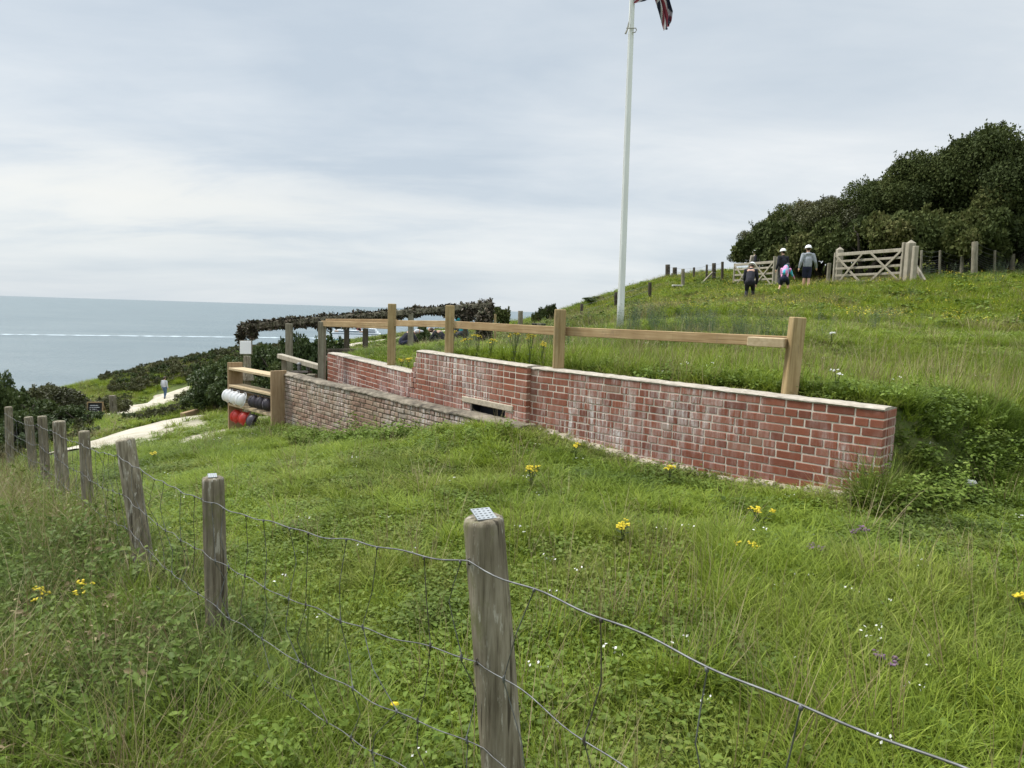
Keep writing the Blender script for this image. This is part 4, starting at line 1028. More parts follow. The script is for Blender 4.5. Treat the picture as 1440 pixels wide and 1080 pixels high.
    if cap or hair or helmet_m:
        h = MB(); q = up.to_track_quat('Z', 'Y').to_matrix()
        m = M[cap] if cap else M['hair']
        if helmet_m: caps(h, hd-up*.03-fw*.035, hd-up*.05-fw*.03, .075, .062); m = M['hair']
        else:
            caps(h, hd+up*.03-fw*.015, hd-up*.01-fw*.03, .095, .085)
            if cap: caps(h, hd+fw*.06+up*.05, hd+fw*.16+up*.04, .055, .04)
        remeshed(h, 'cap' if cap and not helmet_m else 'hair', m, root, T, .012*sc, 3)
    if pack:
        h = MB(); d = (J['neck']-J['pelvis']).normalized(); bk = Vector((1, 0, 0)).cross(d); bk = -bk if bk.y > 0 else bk
        if bk.z < 0 and abs(bk.z) > .5: bk = -bk
        c0 = J['pelvis'].lerp(J['neck'], .30)+bk*.19; c1 = J['pelvis'].lerp(J['neck'], .85)+bk*.18; caps(h, c0, c1, .15, .12); remeshed(h, 'backpack', M[pack], root, T, .016*sc)
    return root
def on(px, py, Y):
    p = PX(px, py, Y); return Vector((p.x, p.y, h1(p.x, p.y)))
walk = dict(knL=(-.10, .16, .53), anL=(-.10, .14, .08), knR=(.10, .02, .50), anR=(.10, -.16, .10))
def onray(px, py, y0=13., y1=40.):
    p = hit(px, py, y0, y1); return p
def people():
    person(on(1133, 408, 26), -.1, 1.64, dict(knL=(-.07, .05, .50), anL=(-.06, .10, .08), knR=(.08, .01, .5), anR=(.07, -.08, .08), wrR=(.36, .10, .93), elR=(.27, -.05, 1.13), elL=(-.26, -.05, 1.13), wrL=(-.29, .02, .90), hipL=(-.07, 0, .9), hipR=(.07, 0, .9)),
           'person in grey hooded top, navy shorts and white helmet walking to the gate', 'grey_jersey', 'navy', True, 'helmet', hood=True, group='walkers on the hill')
    person(on(1053, 424, 24), -.35, 1.52, dict(pelvis=(0, -.12, .80), chest=(0, .10, 1.09), neck=(0, .24, 1.28), head=(.02, .33, 1.39), shL=(-.18, .16, 1.23), shR=(.18, .16, 1.23), elL=(-.22, .18, .95), elR=(.25, .22, .95), wrL=(-.20, .33, .74), wrR=(.22, .36, .72), hipL=(-.09, -.12, .78), hipR=(.09, -.12, .78), knL=(-.11, .06, .44), anL=(-.12, -.22, .10), knR=(.12, .22, .47), anR=(.12, .12, .08)),
           'person in dark jacket and trousers with white helmet leaning forward up the slope', 'dark_jacket', 'dark_jacket', False, 'helmet', hood=True, group='walkers on the hill')
    person(on(1102, 412.5, 25), -.5, 1.30, dict(pelvis=(0, -.15, .72), chest=(.0, .12, 1.02), neck=(.02, .27, 1.20), head=(.04, .36, 1.32), shL=(-.17, .20, 1.16), shR=(.18, .20, 1.15), elL=(-.2, .28, .9), elR=(.26, .30, .93), wrL=(-.16, .45, .78), wrR=(.34, .42, .80), hipL=(-.10, -.15, .70), hipR=(.10, -.15, .70), knL=(-.16, .02, .42), anL=(-.22, -.22, .10), knR=(.14, .22, .45), anR=(.15, .18, .08)),
           'child in pink and turquoise tie dyed top and cap climbing the grass', 'tiedye', 'navy', True, None, 'charcoal', 'tiedye', shoes='sock', group='walkers on the hill')
    person(on(1098.5, 403, 30.2), .2, 1.70, {}, 'person in dark top and white helmet half hidden behind the dark gate post', 'dark_jacket', 'charcoal', False, 'helmet', group='walkers on the hill')
    person(on(1059, 402, 38.5), .1, 1.72, {}, 'person in beige top and white helmet standing behind the grey gate', 'beige', 'charcoal', False, 'helmet', pack='dark_jacket', group='walkers on the hill')
    person(on(231.5, 556, 54), -.15, 1.70, walk, 'person in pale grey top and blue jeans walking away along the chalk path', 'pale_grey', 'denim', False, None, hair=True)
    sit = dict(pelvis=(0, 0, .30), chest=(0, .20, .52), neck=(0, .38, .62), head=(0, .48, .66), shL=(-.18, .30, .60), shR=(.18, .30, .60), elL=(-.24, .42, .42), elR=(.24, .42, .42), wrL=(-.10, .52, .32), wrR=(.10, .52, .32),
               hipL=(-.10, 0, .26), hipR=(.10, 0, .26), knL=(-.2, .42, .38), knR=(.2, .42, .38), anL=(-.14, .35, .07), anR=(.14, .35, .07))
    person(on(566, 494, 25), -1.2, 1.72, sit, 'person crouching in a dark top with a grey cap behind the second rail post', 'dark_jacket', 'navy', False, None, 'pale_grey', group='people sitting by the netted shelter')
    person(on(625, 491, 25), 1.3, 1.70, sit, 'person in black crouching left of the tall rail post', 'dark_jacket', 'dark_jacket', False, None, hair=True, group='people sitting by the netted shelter')
    kneel = dict(pelvis=(0, -.05, .50), chest=(0, .06, .80), neck=(0, .12, 1.0), head=(0, .18, 1.12), shL=(-.18, .10, .95), shR=(.18, .10, .95), elL=(-.26, .14, .70), elR=(.26, .14, .70), wrL=(-.18, .32, .62), wrR=(.18, .32, .62),
                 hipL=(-.1, -.05, .46), hipR=(.1, -.05, .46), knL=(-.14, .30, .40), knR=(.14, .10, .08), anL=(-.14, .28, .06), anR=(.14, -.32, .08))
    person(on(651, 488, 25), .3, 1.75, kneel, 'person in a teal jacket kneeling right of the tall rail post', 'teal', 'charcoal', False, None, hair=True, group='people sitting by the netted shelter')
    person(on(641, 487, 26), -.2, 1.72, kneel, 'person with dark hair and brown top beside the teal jacket', 'charcoal', 'charcoal', False, None, hair=True, group='people sitting by the netted shelter')
people()
# ------------------------------------------------------------------ trees and bushes
GREEN = [(0, (.020, .030, .010)), (.35, (.035, .055, .016)), (.65, (.055, .080, .022)), (1, (.085, .105, .035))]
M['hedge'] = leafmat('hawthorn_leaf', [(0, (.024, .034, .011)), (.4, (.055, .072, .021)), (.75, (.092, .106, .032)), (1, (.14, .135, .052))], trans=.18, inst=False, rough=.75, spec=.12)
M['bush'] = leafmat('bramble_leaf', [(0, (.022, .036, .012)), (.4, (.042, .066, .018)), (.75, (.07, .095, .026)), (1, (.11, .13, .045))], trans=.18, inst=False)
M['olive'] = leafmat('olive_scrub_leaf', [(0, (.035, .038, .015)), (.4, (.065, .070, .025)), (.75, (.095, .10, .035)), (1, (.14, .12, .06))], trans=.18, inst=False)
M['bark'] = simple('bark', (.045, .037, .027), (.022, .018, .013), 12, .95, .7, vec=(1, 1, .3))

def crown_mesh(seed, rx, ry, rz, nl, nleaf, leaf, base=.15, spikes=26, flat=.25):
    """uneven crown: leafy lumps spread over an ellipsoid, twigs breaking the outline"""
    rg = np.random.default_rng(seed)
    u = rg.normal(0, 1, (nl, 3)); u = unit(u); u[:, 2] = np.where(u[:, 2] < -flat, -u[:, 2], u[:, 2])
    rr = rg.uniform(.42, 1.08, nl)[:, None]
    Cn = u*rr*np.array([rx, ry, rz])*.86; Cn[:, 2] += rz*base
    cr = rg.uniform(.17, .44, nl)*min(rx, ry, rz)
    w = cr**2; k = rg.choice(nl, nleaf, p=w/w.sum())
    d = unit(rg.normal(0, 1, (nleaf, 3))+u[k]*.55+np.array([0, 0, .25])); r = cr[k]*rg.uniform(.35, 1.06, nleaf)**.6
    P = Cn[k]+d*r[:, None]*np.array([1, 1, .88])
    D = unit(d*.6+rg.normal(0, .7, (nleaf, 3))+np.array([0, 0, -.15])); Nn = d+rg.normal(0, .55, (nleaf, 3))
    tone = np.clip(rg.uniform(.02, .85, nl)[k]+rg.normal(0, .16, nleaf), 0, 1)
    parts = [leaves(P, D, Nn, leaf*rg.uniform(.65, 1.3, nleaf), tone)]
    if spikes:
        a = rg.integers(0, nl, spikes); a = a[np.argsort(-Cn[a, 2])]
        for j in a:
            p0 = Cn[j]+u[j]*cr[j]*.8*np.array([1, 1, .9]); ln = rg.uniform(.25, .6)*min(rx, rz)*.42; dr = unit((u[j]*np.array([.7, .7, .3])+np.array([0, 0, 1.1])+rg.normal(0, .25, 3))[None])[0]
            m = 34; t = rg.uniform(0, 1, m); Pp = p0+dr*(t*ln)[:, None]+rg.normal(0, .03*ln+.015, (m, 3))
            parts.append(leaves(Pp, unit(rg.normal(0, 1, (m, 3))+dr), rg.normal(0, 1, (m, 3)), leaf*rg.uniform(.5, .95, m), np.clip(rg.normal(.55, .2, m), 0, 1)))
    return join(parts)
def trunk_mb(rx, rz, h, seed, r0=.14):
    rg = random.Random(seed); mb = MB(); n = rg.choice((3, 4))
    for i in range(n):
        a = 2*math.pi*i/n+rg.uniform(-.4, .4); q = Vector((math.cos(a), math.sin(a), 0)); sp = rg.uniform(.3, .6)*rx
        pts = [q*.06+Vector((0, 0, -.3)), q*.12+Vector((0, 0, h*.3)), q*sp*.5+Vector((0, 0, h*.75)), q*sp+Vector((0, 0, h+rz*.45))]
        mb.tube(pts, [r0, r0*.8, r0*.5, r0*.15], 8)
        for j in range(3):
            b = pts[2].lerp(pts[3], rg.random()); mb.tube([b, b+Vector((rg.uniform(-1, 1), rg.uniform(-1, 1), rg.uniform(.2, .9)))*rx*.4], [r0*.3, r0*.06], 6)
    return mb
CR = {}
def tree(name, loc, key, sc, lab, cat, group=None, rz=0., mat='hedge', trunk=True):
    """key -> shared crown mesh of that build"""
    root = empty(name, loc, lab, cat, group)
    if key not in CR:
        sd, rx, ry, rz_, nl, nleaf, lf, hb, spk = key
        V, F, r = crown_mesh(sd, rx, ry, rz_, nl, nleaf, lf, 0, spk); V[:, 2] += hb; CR[key] = (np_mesh('crown', V, F, r, M[mat]), trunk_mb(rx, rz_, hb, sd, .05+.035*rx) if trunk else None)
    me, tm = CR[key]
    o = link(me, 'crown', root); o.scale = sc; o.rotation_euler.z = rz
    if mat != me.materials[0].name and M[mat] is not me.materials[0]:
        o.material_slots[0].link = 'OBJECT'; o.material_slots[0].material = M[mat]
    if tm:
        t = MB(); t.v, t.f, t.r, t.m = tm.v, tm.f, tm.r, tm.m
        q = t.build('trunk', M['bark'], None, loc=(0, 0, 0), smooth=True); q.parent = root; q.scale = sc; q.rotation_euler.z = rz
    return root
K1 = (1, 2.7, 2.5, 2.35, 58, 52000, .105, 2.3, 90); K2 = (2, 2.5, 2.6, 2.5, 52, 52000, .105, 2.35, 90); K3 = (3, 3.0, 2.7, 2.2, 62, 56000, .105, 2.1, 96)
# px of the crown centre, px of the top edge, distance, crown build, width factor
hedge = [(1448, 196, 29, K1, 1.05, 'hedge tree at the right frame edge'), (1392, 189, 30, K3, 1.0, 'tallest hedge tree, above the wire fence post'), (1338, 207, 31.5, K2, 1.0, 'broad dark hedge tree right of the pointed gate post'),
         (1282, 226, 32, K1, 1.0, 'dark hedge tree directly behind the pointed gate post'), (1236, 256, 33, K3, .85, 'hedge tree above the hinge half of the oak gate'), (1192, 277, 34, K2, .85, 'hedge tree above the latch post of the oak gate'),
         (1150, 285, 38, K1, .9, 'olive hedge tree rising behind the person in grey'), (1110, 291, 43, K3, .85, 'hedge tree between the two gates'), (1080, 318, 47, K2, .8, 'rounded hedge tree behind the white helmets'), (1056, 338, 52, K1, .62, 'small dark tree ending the hedge at the skyline')]
for i, (px, py, Y, K, w, lab) in enumerate(hedge):
    p = PX(px, 400, Y); z = h1(p.x, p.y); top = PX(px, py, Y).z; full = K[7]+K[4-1]*1.0; s = (top-z)/(full)*1.03
    tree('hawthorn_tree', (p.x, p.y, z-.1), K, (w, w, s), lab, 'tree', 'hedge trees on the hill', i*1.3, 'olive' if i in (5, 6, 8) else 'hedge')
# low skirt of shrubs closing the hedge bottom behind the gate
KS = (7, 1.5, 1.3, .85, 40, 16000, .10, .72, 18)
for i, (px, Y, s, lab) in enumerate([(1426, 27.6, 1.2, 'low dark shrub in the hedge foot at the right frame edge'), (1378, 28.2, 1.25, 'low shrub behind the leaning wire fence post'), (1330, 28.6, 1.3, 'low shrub right of the gate strut'), (1262, 29.5, 1.4, 'low shrub seen through the hinge half of the oak gate'), (1212, 30.5, 1.4, 'low shrub seen through the middle of the oak gate'),
                             (1160, 33, 1.45, 'low shrub left of the oak gate latch post'), (1128, 36, 1.5, 'low shrub beyond the person in grey'), (1098, 40, 1.5, 'low shrub behind the dark gate post')]):
    p = PX(px, 400, Y); z = h1(p.x, p.y); tree('hedge_shrub', (p.x, p.y, z-.15), KS, (s*1.1, s*1.1, s*1.35), lab, 'shrub', 'shrubs in the hedge foot', i*.9)

KB = (11, 1.0, .9, .72, 34, 9000, .07, .55, 30); KB2 = (12, 1.2, 1.0, .62, 36, 9000, .075, .45, 34); KW = (14, 1.0, .8, .6, 26, 5000, .085, .75, 14)
def bush(px, pyt, pyb, Y, key, w, lab, mat='bush', name='bramble_bush', group='bushes on the cliff side', zs=None):
    p = PX(px, pyb, Y); z = h1(p.x, p.y); top = PX(px, pyt, Y).z; full = key[7]+key[3]*.98; s = max(.3, (top-z+.1)/full) if zs is None else zs
    tree(name, (p.x, p.y, z-.1), key, (w, w, s), lab, 'bush', group, px*.7, mat)
bush(66, 539, 600, 21, KB, 1.25, 'rounded dark bush standing left of the chalkboard sign', 'olive')
bush(20, 553, 620, 19, KB2, 1.1, 'low bramble bush at the far left behind the fence posts')
bush(38, 585, 630, 16, KB2, .9, 'green bush directly behind the leftmost fence posts')
bush(-12, 520, 600, 16.5, KB, .75, 'sapling like bush cut by the left frame edge', 'bush')
bush(100, 575, 612, 19.5, KB2, .8, 'low leafy bush below the rounded dark bush')
bush(449, 463, 520, 18.5, KB, .95, 'dark evergreen bush under the netted shelter frame')
bush(425, 487, 530, 18.0, KB2, .85, 'bush left of the evergreen bush beneath the netting')
bush(378, 497, 540, 18.5, KB2, 1.15, 'dark bush behind the white notice board post')
bush(330, 500, 560, 19.5, KB, 1.2, 'tall dark shrub behind the left side of the wooden shelf')
bush(310, 512, 568, 24, KB2, .9, 'spreading shrub beside the leaning grey post')
bush(314, 540, 580, 19.0, KB2, .9, 'low dark shrub touching the left shelf panel')
bush(345, 535, 580, 18, KB2, .9, 'dark shrub seen through the empty shelves')
bush(395, 520, 560, 16.2, KB2, .7, 'dark shrub behind the guard rail post')
bush(699, 431, 456, 40, KW, 1.25, 'small windswept tree right of the netted shelter', 'hedge', 'windswept_tree', 'lone trees by the sea')
bush(772, 427, 452, 38, KW, .6, 'little upright tree left of the flagpole on the skyline', 'hedge', 'windswept_tree', 'lone trees by the sea')
bush(755, 436, 452, 38.5, KW, .35, 'tiny shrub beside the little upright tree on the skyline', 'hedge', 'windswept_tree', 'lone trees by the sea')
bush(845, 418, 428, 46, KB2, 1.5, 'low dark shrub breaking the skyline left of the flagpole', 'bush', 'skyline_shrub')
bush(150, 560, 585, 30, KB2, 1.1, 'low olive shrub behind the chalkboard sign', 'olive')
bush(590, 462, 475, 30, KB2, .55, 'low bush on the grass under the netting', 'bush')

# ------------------------------------------------------------------ grass and ground cover: clumps scattered with geometry nodes
GR = [(0, (.078, .122, .011)), (.3, (.15, .215, .018)), (.65, (.23, .305, .029)), (1, (.31, .37, .05))]
M['grass'] = leafmat('meadow_grass', GR, (.33, .29, .13), .34, rough=.55, spec=.16, tint2=(.095, .15, .022))
M['longgrass'] = leafmat('long_grass', [(0, (.075, .112, .014)), (.4, (.135, .195, .022)), (.75, (.175, .23, .034)), (1, (.26, .285, .07))], (.32, .27, .12), .32, spec=.15, tint2=(.045, .065, .03))
M['straw'] = leafmat('dry_stems', [(0, (.12, .085, .045)), (.4, (.22, .17, .085)), (.8, (.33, .28, .15)), (1, (.40, .36, .22))], (.3, .25, .12), .2, inst=False)
M['weed'] = leafmat('broad_weed_leaf', [(0, (.065, .105, .014)), (.4, (.118, .183, .024)), (.8, (.175, .245, .04)), (1, (.23, .29, .065))], (.20, .16, .06), .28, rough=.55, spec=.16, tint2=(.06, .09, .022))
M['bluegreen'] = leafmat('grey_green_weed', [(0, (.055, .085, .045)), (.5, (.095, .135, .075)), (1, (.17, .21, .13))], (.22, .2, .1), .2, inst=False)
M['yellow'] = simple('yellow_petal', (.64, .52, .03), (.48, .36, .015), 30, .6, 0)
M['whitepetal'] = simple('white_petal', (.70, .70, .66), (.55, .55, .50), 30, .6, 0)
M['mauve'] = simple('mauve_petal', (.20, .12, .19), (.11, .06, .10), 30, .6, 0)

def proto(coll, name, parts, mats):
    V = []; R = []; Q = {}; o = 0
    allf = []; mi = []
    for (v, fs, r), m in parts:
        V.append(v); R.append(r)
        for f in fs: allf.append(f+o); mi.append(np.full(len(f), m))
        o += len(v)
    me = np_mesh(name, np.concatenate(V), allf, np.concatenate(R))
    for m in mats: me.materials.append(m)
    me.polygons.foreach_set('material_index', np.concatenate(mi).astype('i')); me.update()
    ob = bpy.data.objects.new(name, me); coll.objects.link(ob)
def coll(name): return bpy.data.collections.new(name)

def rosette(n, rad, l0, l1, up=.5, asp=1., seed=0, hgt=.06):
    rg = np.random.default_rng(seed); a = rg.uniform(0, 2*np.pi, n); r = rad*np.sqrt(rg.uniform(.02, 1, n)); z = rg.uniform(.01, hgt, n)
    P = np.stack([r*np.cos(a), r*np.sin(a), z], 1); a2 = a+rg.normal(0, .7, n)
    D = np.stack([np.cos(a2), np.sin(a2), rg.uniform(-.2, up, n)], 1); Nn = np.stack([rg.normal(0, .35, n), rg.normal(0, .35, n), np.ones(n)], 1)
    sh = OVAL*np.array([1, asp, 1]); return leaves(P, D, Nn, rg.uniform(l0, l1, n), rg.uniform(0, 1, n), sh, OVAL_F)
cg = coll('meadow_clumps')
for i in range(4): proto(cg, 'tuft_a%d' % i, [(blades(36, .085, .05, .12, .0066, (.15, .9), (.3, 1.5), 3), 0), (rosette(8, .09, .016, .034, .5, 1.0, 50+i, .06), 1)], [M['grass'], M['weed']])
for i in range(4): proto(cg, 'tuft_b%d' % i, [(blades(44, .075, .09, .22, .0068, (.1, .6), (.5, 1.9), 4), 0)], [M['grass']])
for i in range(2): proto(cg, 'tuft_c%d' % i, [(rosette(44, .12, .014, .036, .5, 1.0, i, .09), 0), (blades(14, .1, .05, .13, .006), 1)], [M['weed'], M['grass']])
def flowerhead(n, rad, z0, z1, s, seed):
    rg = np.random.default_rng(seed); a = rg.uniform(0, 2*np.pi, n); r = rad*np.sqrt(rg.uniform(0, 1, n)); P = np.stack([r*np.cos(a), r*np.sin(a), rg.uniform(z0, z1, n)], 1)
    return leaves(P, rg.normal(0, 1, (n, 3)), np.array([0, 0, 1.])+rg.normal(0, .5, (n, 3)), s*rg.uniform(.6, 1.2, n), rg.uniform(0, 1, n))
proto(cg, 'tuft_d0', [(blades(32, .08, .06, .14, .006), 0), (flowerhead(7, .05, .09, .12, .014, 4), 1)], [M['grass'], M['whitepetal']])
proto(cg, 'tuft_e0', [(blades(16, .12, .30, .55, .0030, (.05, .35), (.1, .7), 4), 1), (blades(30, .09, .12, .28, .0045, (.05, .5), (.4, 1.5), 4), 0)], [M['grass'], M['straw']])
# indices (alphabetical): a0-3 =0..3, b0-3=4..7, c0-1=8,9, d0=10, e0=11

cl = coll('rough_clumps')
for i in range(3): proto(cl, 'rough_a%d' % i, [(blades(40, .11, .2, .50, .0066, (.1, .7), (.6, 2.0), 5), 0), (blades(4, .1, .2, .5, .004, (.3, .9), (.4, 1.5), 4), 1)], [M['longgrass'], M['straw']])
proto(cl, 'rough_b0', [(blades(30, .12, .35, .75, .0036, (.1, .55), (.3, 1.1), 5), 1), (blades(26, .11, .2, .45, .005, (.2, .8), (.5, 1.6), 4), 0)], [M['longgrass'], M['straw']])
def leafy(n, rad, h, l0, l1, seed, stems=6, asp=1.):
    rg = np.random.default_rng(seed); k = rg.integers(0, stems, n); sa = rg.uniform(0, 2*np.pi, stems); sr = rad*rg.uniform(.3, 1, stems); t = rg.uniform(.12, 1, n)**.8; sh_ = h*rg.uniform(.7, 1.1, stems)
    P = np.stack([sr[k]*np.cos(sa[k])*t, sr[k]*np.sin(sa[k])*t, sh_[k]*t], 1)+rg.normal(0, .02, (n, 3)); a = rg.uniform(0, 2*np.pi, n)
    D = np.stack([np.cos(a), np.sin(a), rg.uniform(-.5, .4, n)], 1); Nn = np.stack([rg.normal(0, .4, n), rg.normal(0, .4, n), np.ones(n)], 1)
    return leaves(P, D, Nn, rg.uniform(l0, l1, n), rg.uniform(0, 1, n), OVAL*np.array([1, asp, 1]), OVAL_F)
for i in range(3): proto(cl, 'rough_c%d' % i, [(leafy(56, .16, .30, .022, .052, 30+i, 9, .8), 0), (blades(22, .12, .2, .45, .0045, (.1, .7), (.5, 1.7), 4), 1)], [M['weed'], M['longgrass']])
proto(cl, 'rough_d0', [(leafy(30, .14, .30, .02, .05, 40, 8, .8), 1), (blades(24, .12, .18, .42, .0035, (.2, .9), (.2, 1.0), 4), 1), (blades(22, .12, .2, .45, .005, (.2, .9), (.5, 1.6), 4), 0)], [M['longgrass'], M['straw']])
# a0-2=0..2, b0=3, c0-2=4..6, d0=7
cb = coll('bank_weed_clumps')
for i in range(3): proto(cb, 'bankweed_a%d' % i, [(leafy(80, .17, .26, .035, .07, 60+i, 8, 1.05), 0)], [M['weed']])
for i in range(2): proto(cb, 'bankweed_b%d' % i, [(leafy(60, .13, .42, .03, .065, 70+i, 7, .7), 0)], [M['weed']])
ct = coll('tall_weed_clumps')
for i in range(2): proto(ct, 'tallweed_%d' % i, [(leafy(130, .22, .85, .03, .07, 80+i, 11, .32), 0), (blades(18, .2, .5, .95, .006, (.02, .25), (.0, .3), 3), 0)], [M['bluegreen']])
cf = coll('far_clumps')
for i in range(3): proto(cf, 'far_a%d' % i, [(blades(70, .28, .12, .34, .013, (.1, .6), (.3, 1.4), 3), 0)], [M['grass']])
proto(cf, 'far_b0', [(blades(50, .28, .12, .30, .013, (.1, .6), (.3, 1.4), 3), 0), (blades(36, .28, .25, .5, .008, (.05, .4), (.1, .7), 3), 1)], [M['grass'], M['straw']])
proto(cf, 'far_c0', [(leafy(90, .3, .26, .06, .12, 90, 10, .9), 0), (blades(20, .28, .15, .35, .012), 1)], [M['weed'], M['grass']])
proto(cf, 'far_d0', [(blades(60, .28, .12, .34, .013, (.1, .6), (.3, 1.4), 3), 0), (flowerhead(16, .26, .26, .36, .03, 91), 1)], [M['grass'], M['yellow']])
cs = coll('scrub_clumps')
for i in range(3): V_, F_, r_ = crown_mesh(100+i, .7, .7, .42, 18, 1500, .085, .15, 8); proto(cs, 'scrub_%d' % i, [((V_, F_, r_), 0)], [M['olive'] if i else M['bush']])

def scatter(name, x, y, idx, scl, tint, tint2, collection, lab, cat, lift=0., sz=None, tilt=.12):
    n = len(x); z = H(x, y)+lift; me = bpy.data.meshes.new(name); me.vertices.add(n)
    me.vertices.foreach_set('co', np.stack([x, y, z], 1).astype('f').ravel())
    def at(nm, typ, d, key='value'): a = me.attributes.new(nm, typ, 'POINT'); a.data.foreach_set(key, np.ascontiguousarray(d).ravel())
    rot = np.stack([rng.normal(0, tilt, n), rng.normal(0, tilt, n), rng.uniform(0, 6.28, n)], 1).astype('f')
    sv = np.stack([scl, scl, scl*(sz if sz is not None else rng.uniform(.8, 1.2, n))], 1).astype('f')
    at('rot', 'FLOAT_VECTOR', rot, 'vector'); at('scl', 'FLOAT_VECTOR', sv, 'vector'); at('idx', 'INT', idx.astype('i')); at('tint', 'FLOAT', np.clip(tint, 0, 1).astype('f')); at('tint2', 'FLOAT', np.clip(tint2, 0, 1).astype('f'))
    o = link(me, name); tag(o, lab, cat, kind='stuff')
    g = bpy.data.node_groups.new(name, 'GeometryNodeTree'); g.interface.new_socket('Geometry', in_out='INPUT', socket_type='NodeSocketGeometry'); g.interface.new_socket('Geometry', in_out='OUTPUT', socket_type='NodeSocketGeometry')
    nd = g.nodes; gi, go = nd.new('NodeGroupInput'), nd.new('NodeGroupOutput'); ip = nd.new('GeometryNodeInstanceOnPoints'); ci = nd.new('GeometryNodeCollectionInfo')
    ci.inputs['Collection'].default_value = collection; ci.inputs['Separate Children'].default_value = True; ci.inputs['Reset Children'].default_value = True; ip.inputs['Pick Instance'].default_value = True
    def na(nm, typ): q = nd.new('GeometryNodeInputNamedAttribute'); q.data_type = typ; q.inputs['Name'].default_value = nm; return q.outputs['Attribute']
    e = nd.new('FunctionNodeEulerToRotation'); l = g.links
    l.new(gi.outputs[0], ip.inputs['Points']); l.new(ci.outputs[0], ip.inputs['Instance']); l.new(na('idx', 'INT'), ip.inputs['Instance Index'])
    l.new(na('rot', 'FLOAT_VECTOR'), e.inputs[0]); l.new(e.outputs[0], ip.inputs['Rotation']); l.new(na('scl', 'FLOAT_VECTOR'), ip.inputs['Scale']); l.new(ip.outputs[0], go.inputs[0])
    md = o.modifiers.new('scatter', 'NODES'); md.node_group = g
    return o
def fan(dens, r0, r1, a0=-43, a1=43):
    A = .5*(r1*r1-r0*r0)*R_(a1-a0); n = int(A*dens); r = np.sqrt(rng.uniform(r0*r0, r1*r1, n)); a = rng.uniform(R_(a0), R_(a1), n); return r*np.sin(a), r*np.cos(a)
FL = np.array([(p[1].x, p[1].y) for p in FP][::-1]+[(1.16, .24), (3.7, -2.8)]); FL = np.concatenate([[[-14, 20]], FL])
def fence_side(x, y): return polydist(x, y, FL)[0]     # >0 meadow side (left of travel) or camera side
_t = fence_side(np.array([2.]), np.array([5.]))[0]; FSIGN = 1 if _t > 0 else -1
def walldist(x, y):
    d = polydist(x, y, np.array([(2.96, 5.59), (.2, 8.15), (-1.32, 10.1), (-3.5, 13.4)]))[0]
    return np.abs(d)
OW = np.array([(.10, 7.86), (-4.50, 13.42)])
def blocked(x, y):
    """inside a wall, on a path"""
    b = polydist(x, y, BANK[4:8]+0)[0]; b1 = (b < .28) & (b > -.03) & (x < 3.12)
    o = polydist(x, y, OW)[0]; b2 = (np.abs(o-(-.13)) < .19) & (x < .2) & (x > -4.7)
    return b1 | b2 | (pathdist(x, y) < -.05) | (np.hypot(x, y) < .35)
def meadow():
    X, Y = [], []
    for d, r0, r1 in ((520, .8, 3.4), (420, 3.4, 5.5), (260, 5.5, 8.5), (150, 8.5, 13), (80, 13, 20)):
        x, y = fan(d, r0, r1); X.append(x); Y.append(y)
    for a0, a1 in ((43, 110), (-60, -43)):
        x, y = fan(330, .5, 6, a0, a1); X.append(x); Y.append(y); x, y = fan(130, 6, 14, a0, min(a1, 70)); X.append(x); Y.append(y)
    x, y = np.concatenate(X), np.concatenate(Y)
    fs = fence_side(x, y)*FSIGN; bd, bw = polydist(x, y, BANK, BW); up = bd < -.1
    r = np.hypot(x, y); keep = (fs > -.35) & ~blocked(x, y); ch = chalkmask(x, y); keep &= rng.uniform(0, 1, len(x)) > ch*1.35
    n1 = fbm(x, y, 1.0, 11); n2 = fbm(x, y, .45, 13); n3 = fbm(x, y, 2.6, 17)
    tallp = sstep(.5, .62, n1+.10*(x > 1)*(r < 5)+.05*(r < 3.5)+np.where(up, .10, 0))
    idx = rng.integers(0, 4, len(x)); u = rng.uniform(0, 1, len(x))
    idx = np.where(u < tallp*.85, rng.integers(4, 8, len(x)), idx)
    u = rng.uniform(0, 1, len(x)); idx = np.where((u < .07+.40*sstep(.56, .66, n2)) & ~up, rng.integers(8, 10, len(x)), idx)
    u = rng.uniform(0, 1, len(x)); idx = np.where(u < .006, 10, idx); idx = np.where((u > .988) | (up & (u > .965)), 11, idx)
    # trodden, shorter turf in the middle distance in front of the wall
    short = sstep(4.2, 5.2, r)*(~up)
    scl = (1+.045*np.clip(r-4, 0, 12))*rng.uniform(.75, 1.25, len(x)); sz = np.where(up, rng.uniform(.75, 1.2, len(x))*(1-.55*sstep(9, 11, y))*(1-.25*sstep(10, 16, y)), rng.uniform(.75, 1.15, len(x))*(1-.38*short))
    tint = np.clip(.10+.9*sstep(.52, .70, fbm(x, y, .8, 21))*rng.uniform(0, .8, len(x))*np.where(r > 4, 1., .7), 0, .8); tint2 = sstep(.48, .64, n3)*.42+sstep(.53, .66, n2)*.35+.15*rng.uniform(0, 1, len(x))
    tint = np.where(up, tint*.45, tint*.6)
    # bare lane of thatch along the wall foot
    wd = walldist(x, y); tint = np.where((wd < .45) & ~up & (x > .2), np.clip(tint+rng.uniform(0, .6, len(x)), 0, 1), tint); keep &= ~((wd < .35) & ~up & (x > .0) & (rng.uniform(0, 1, len(x)) < .5))
    k = keep
    scatter('meadow_grass', x[k], y[k], idx[k], scl[k], tint[k], tint2[k], cg, 'lush green meadow grass with clover covering the slope', 'grass', sz=sz[k])
meadow()
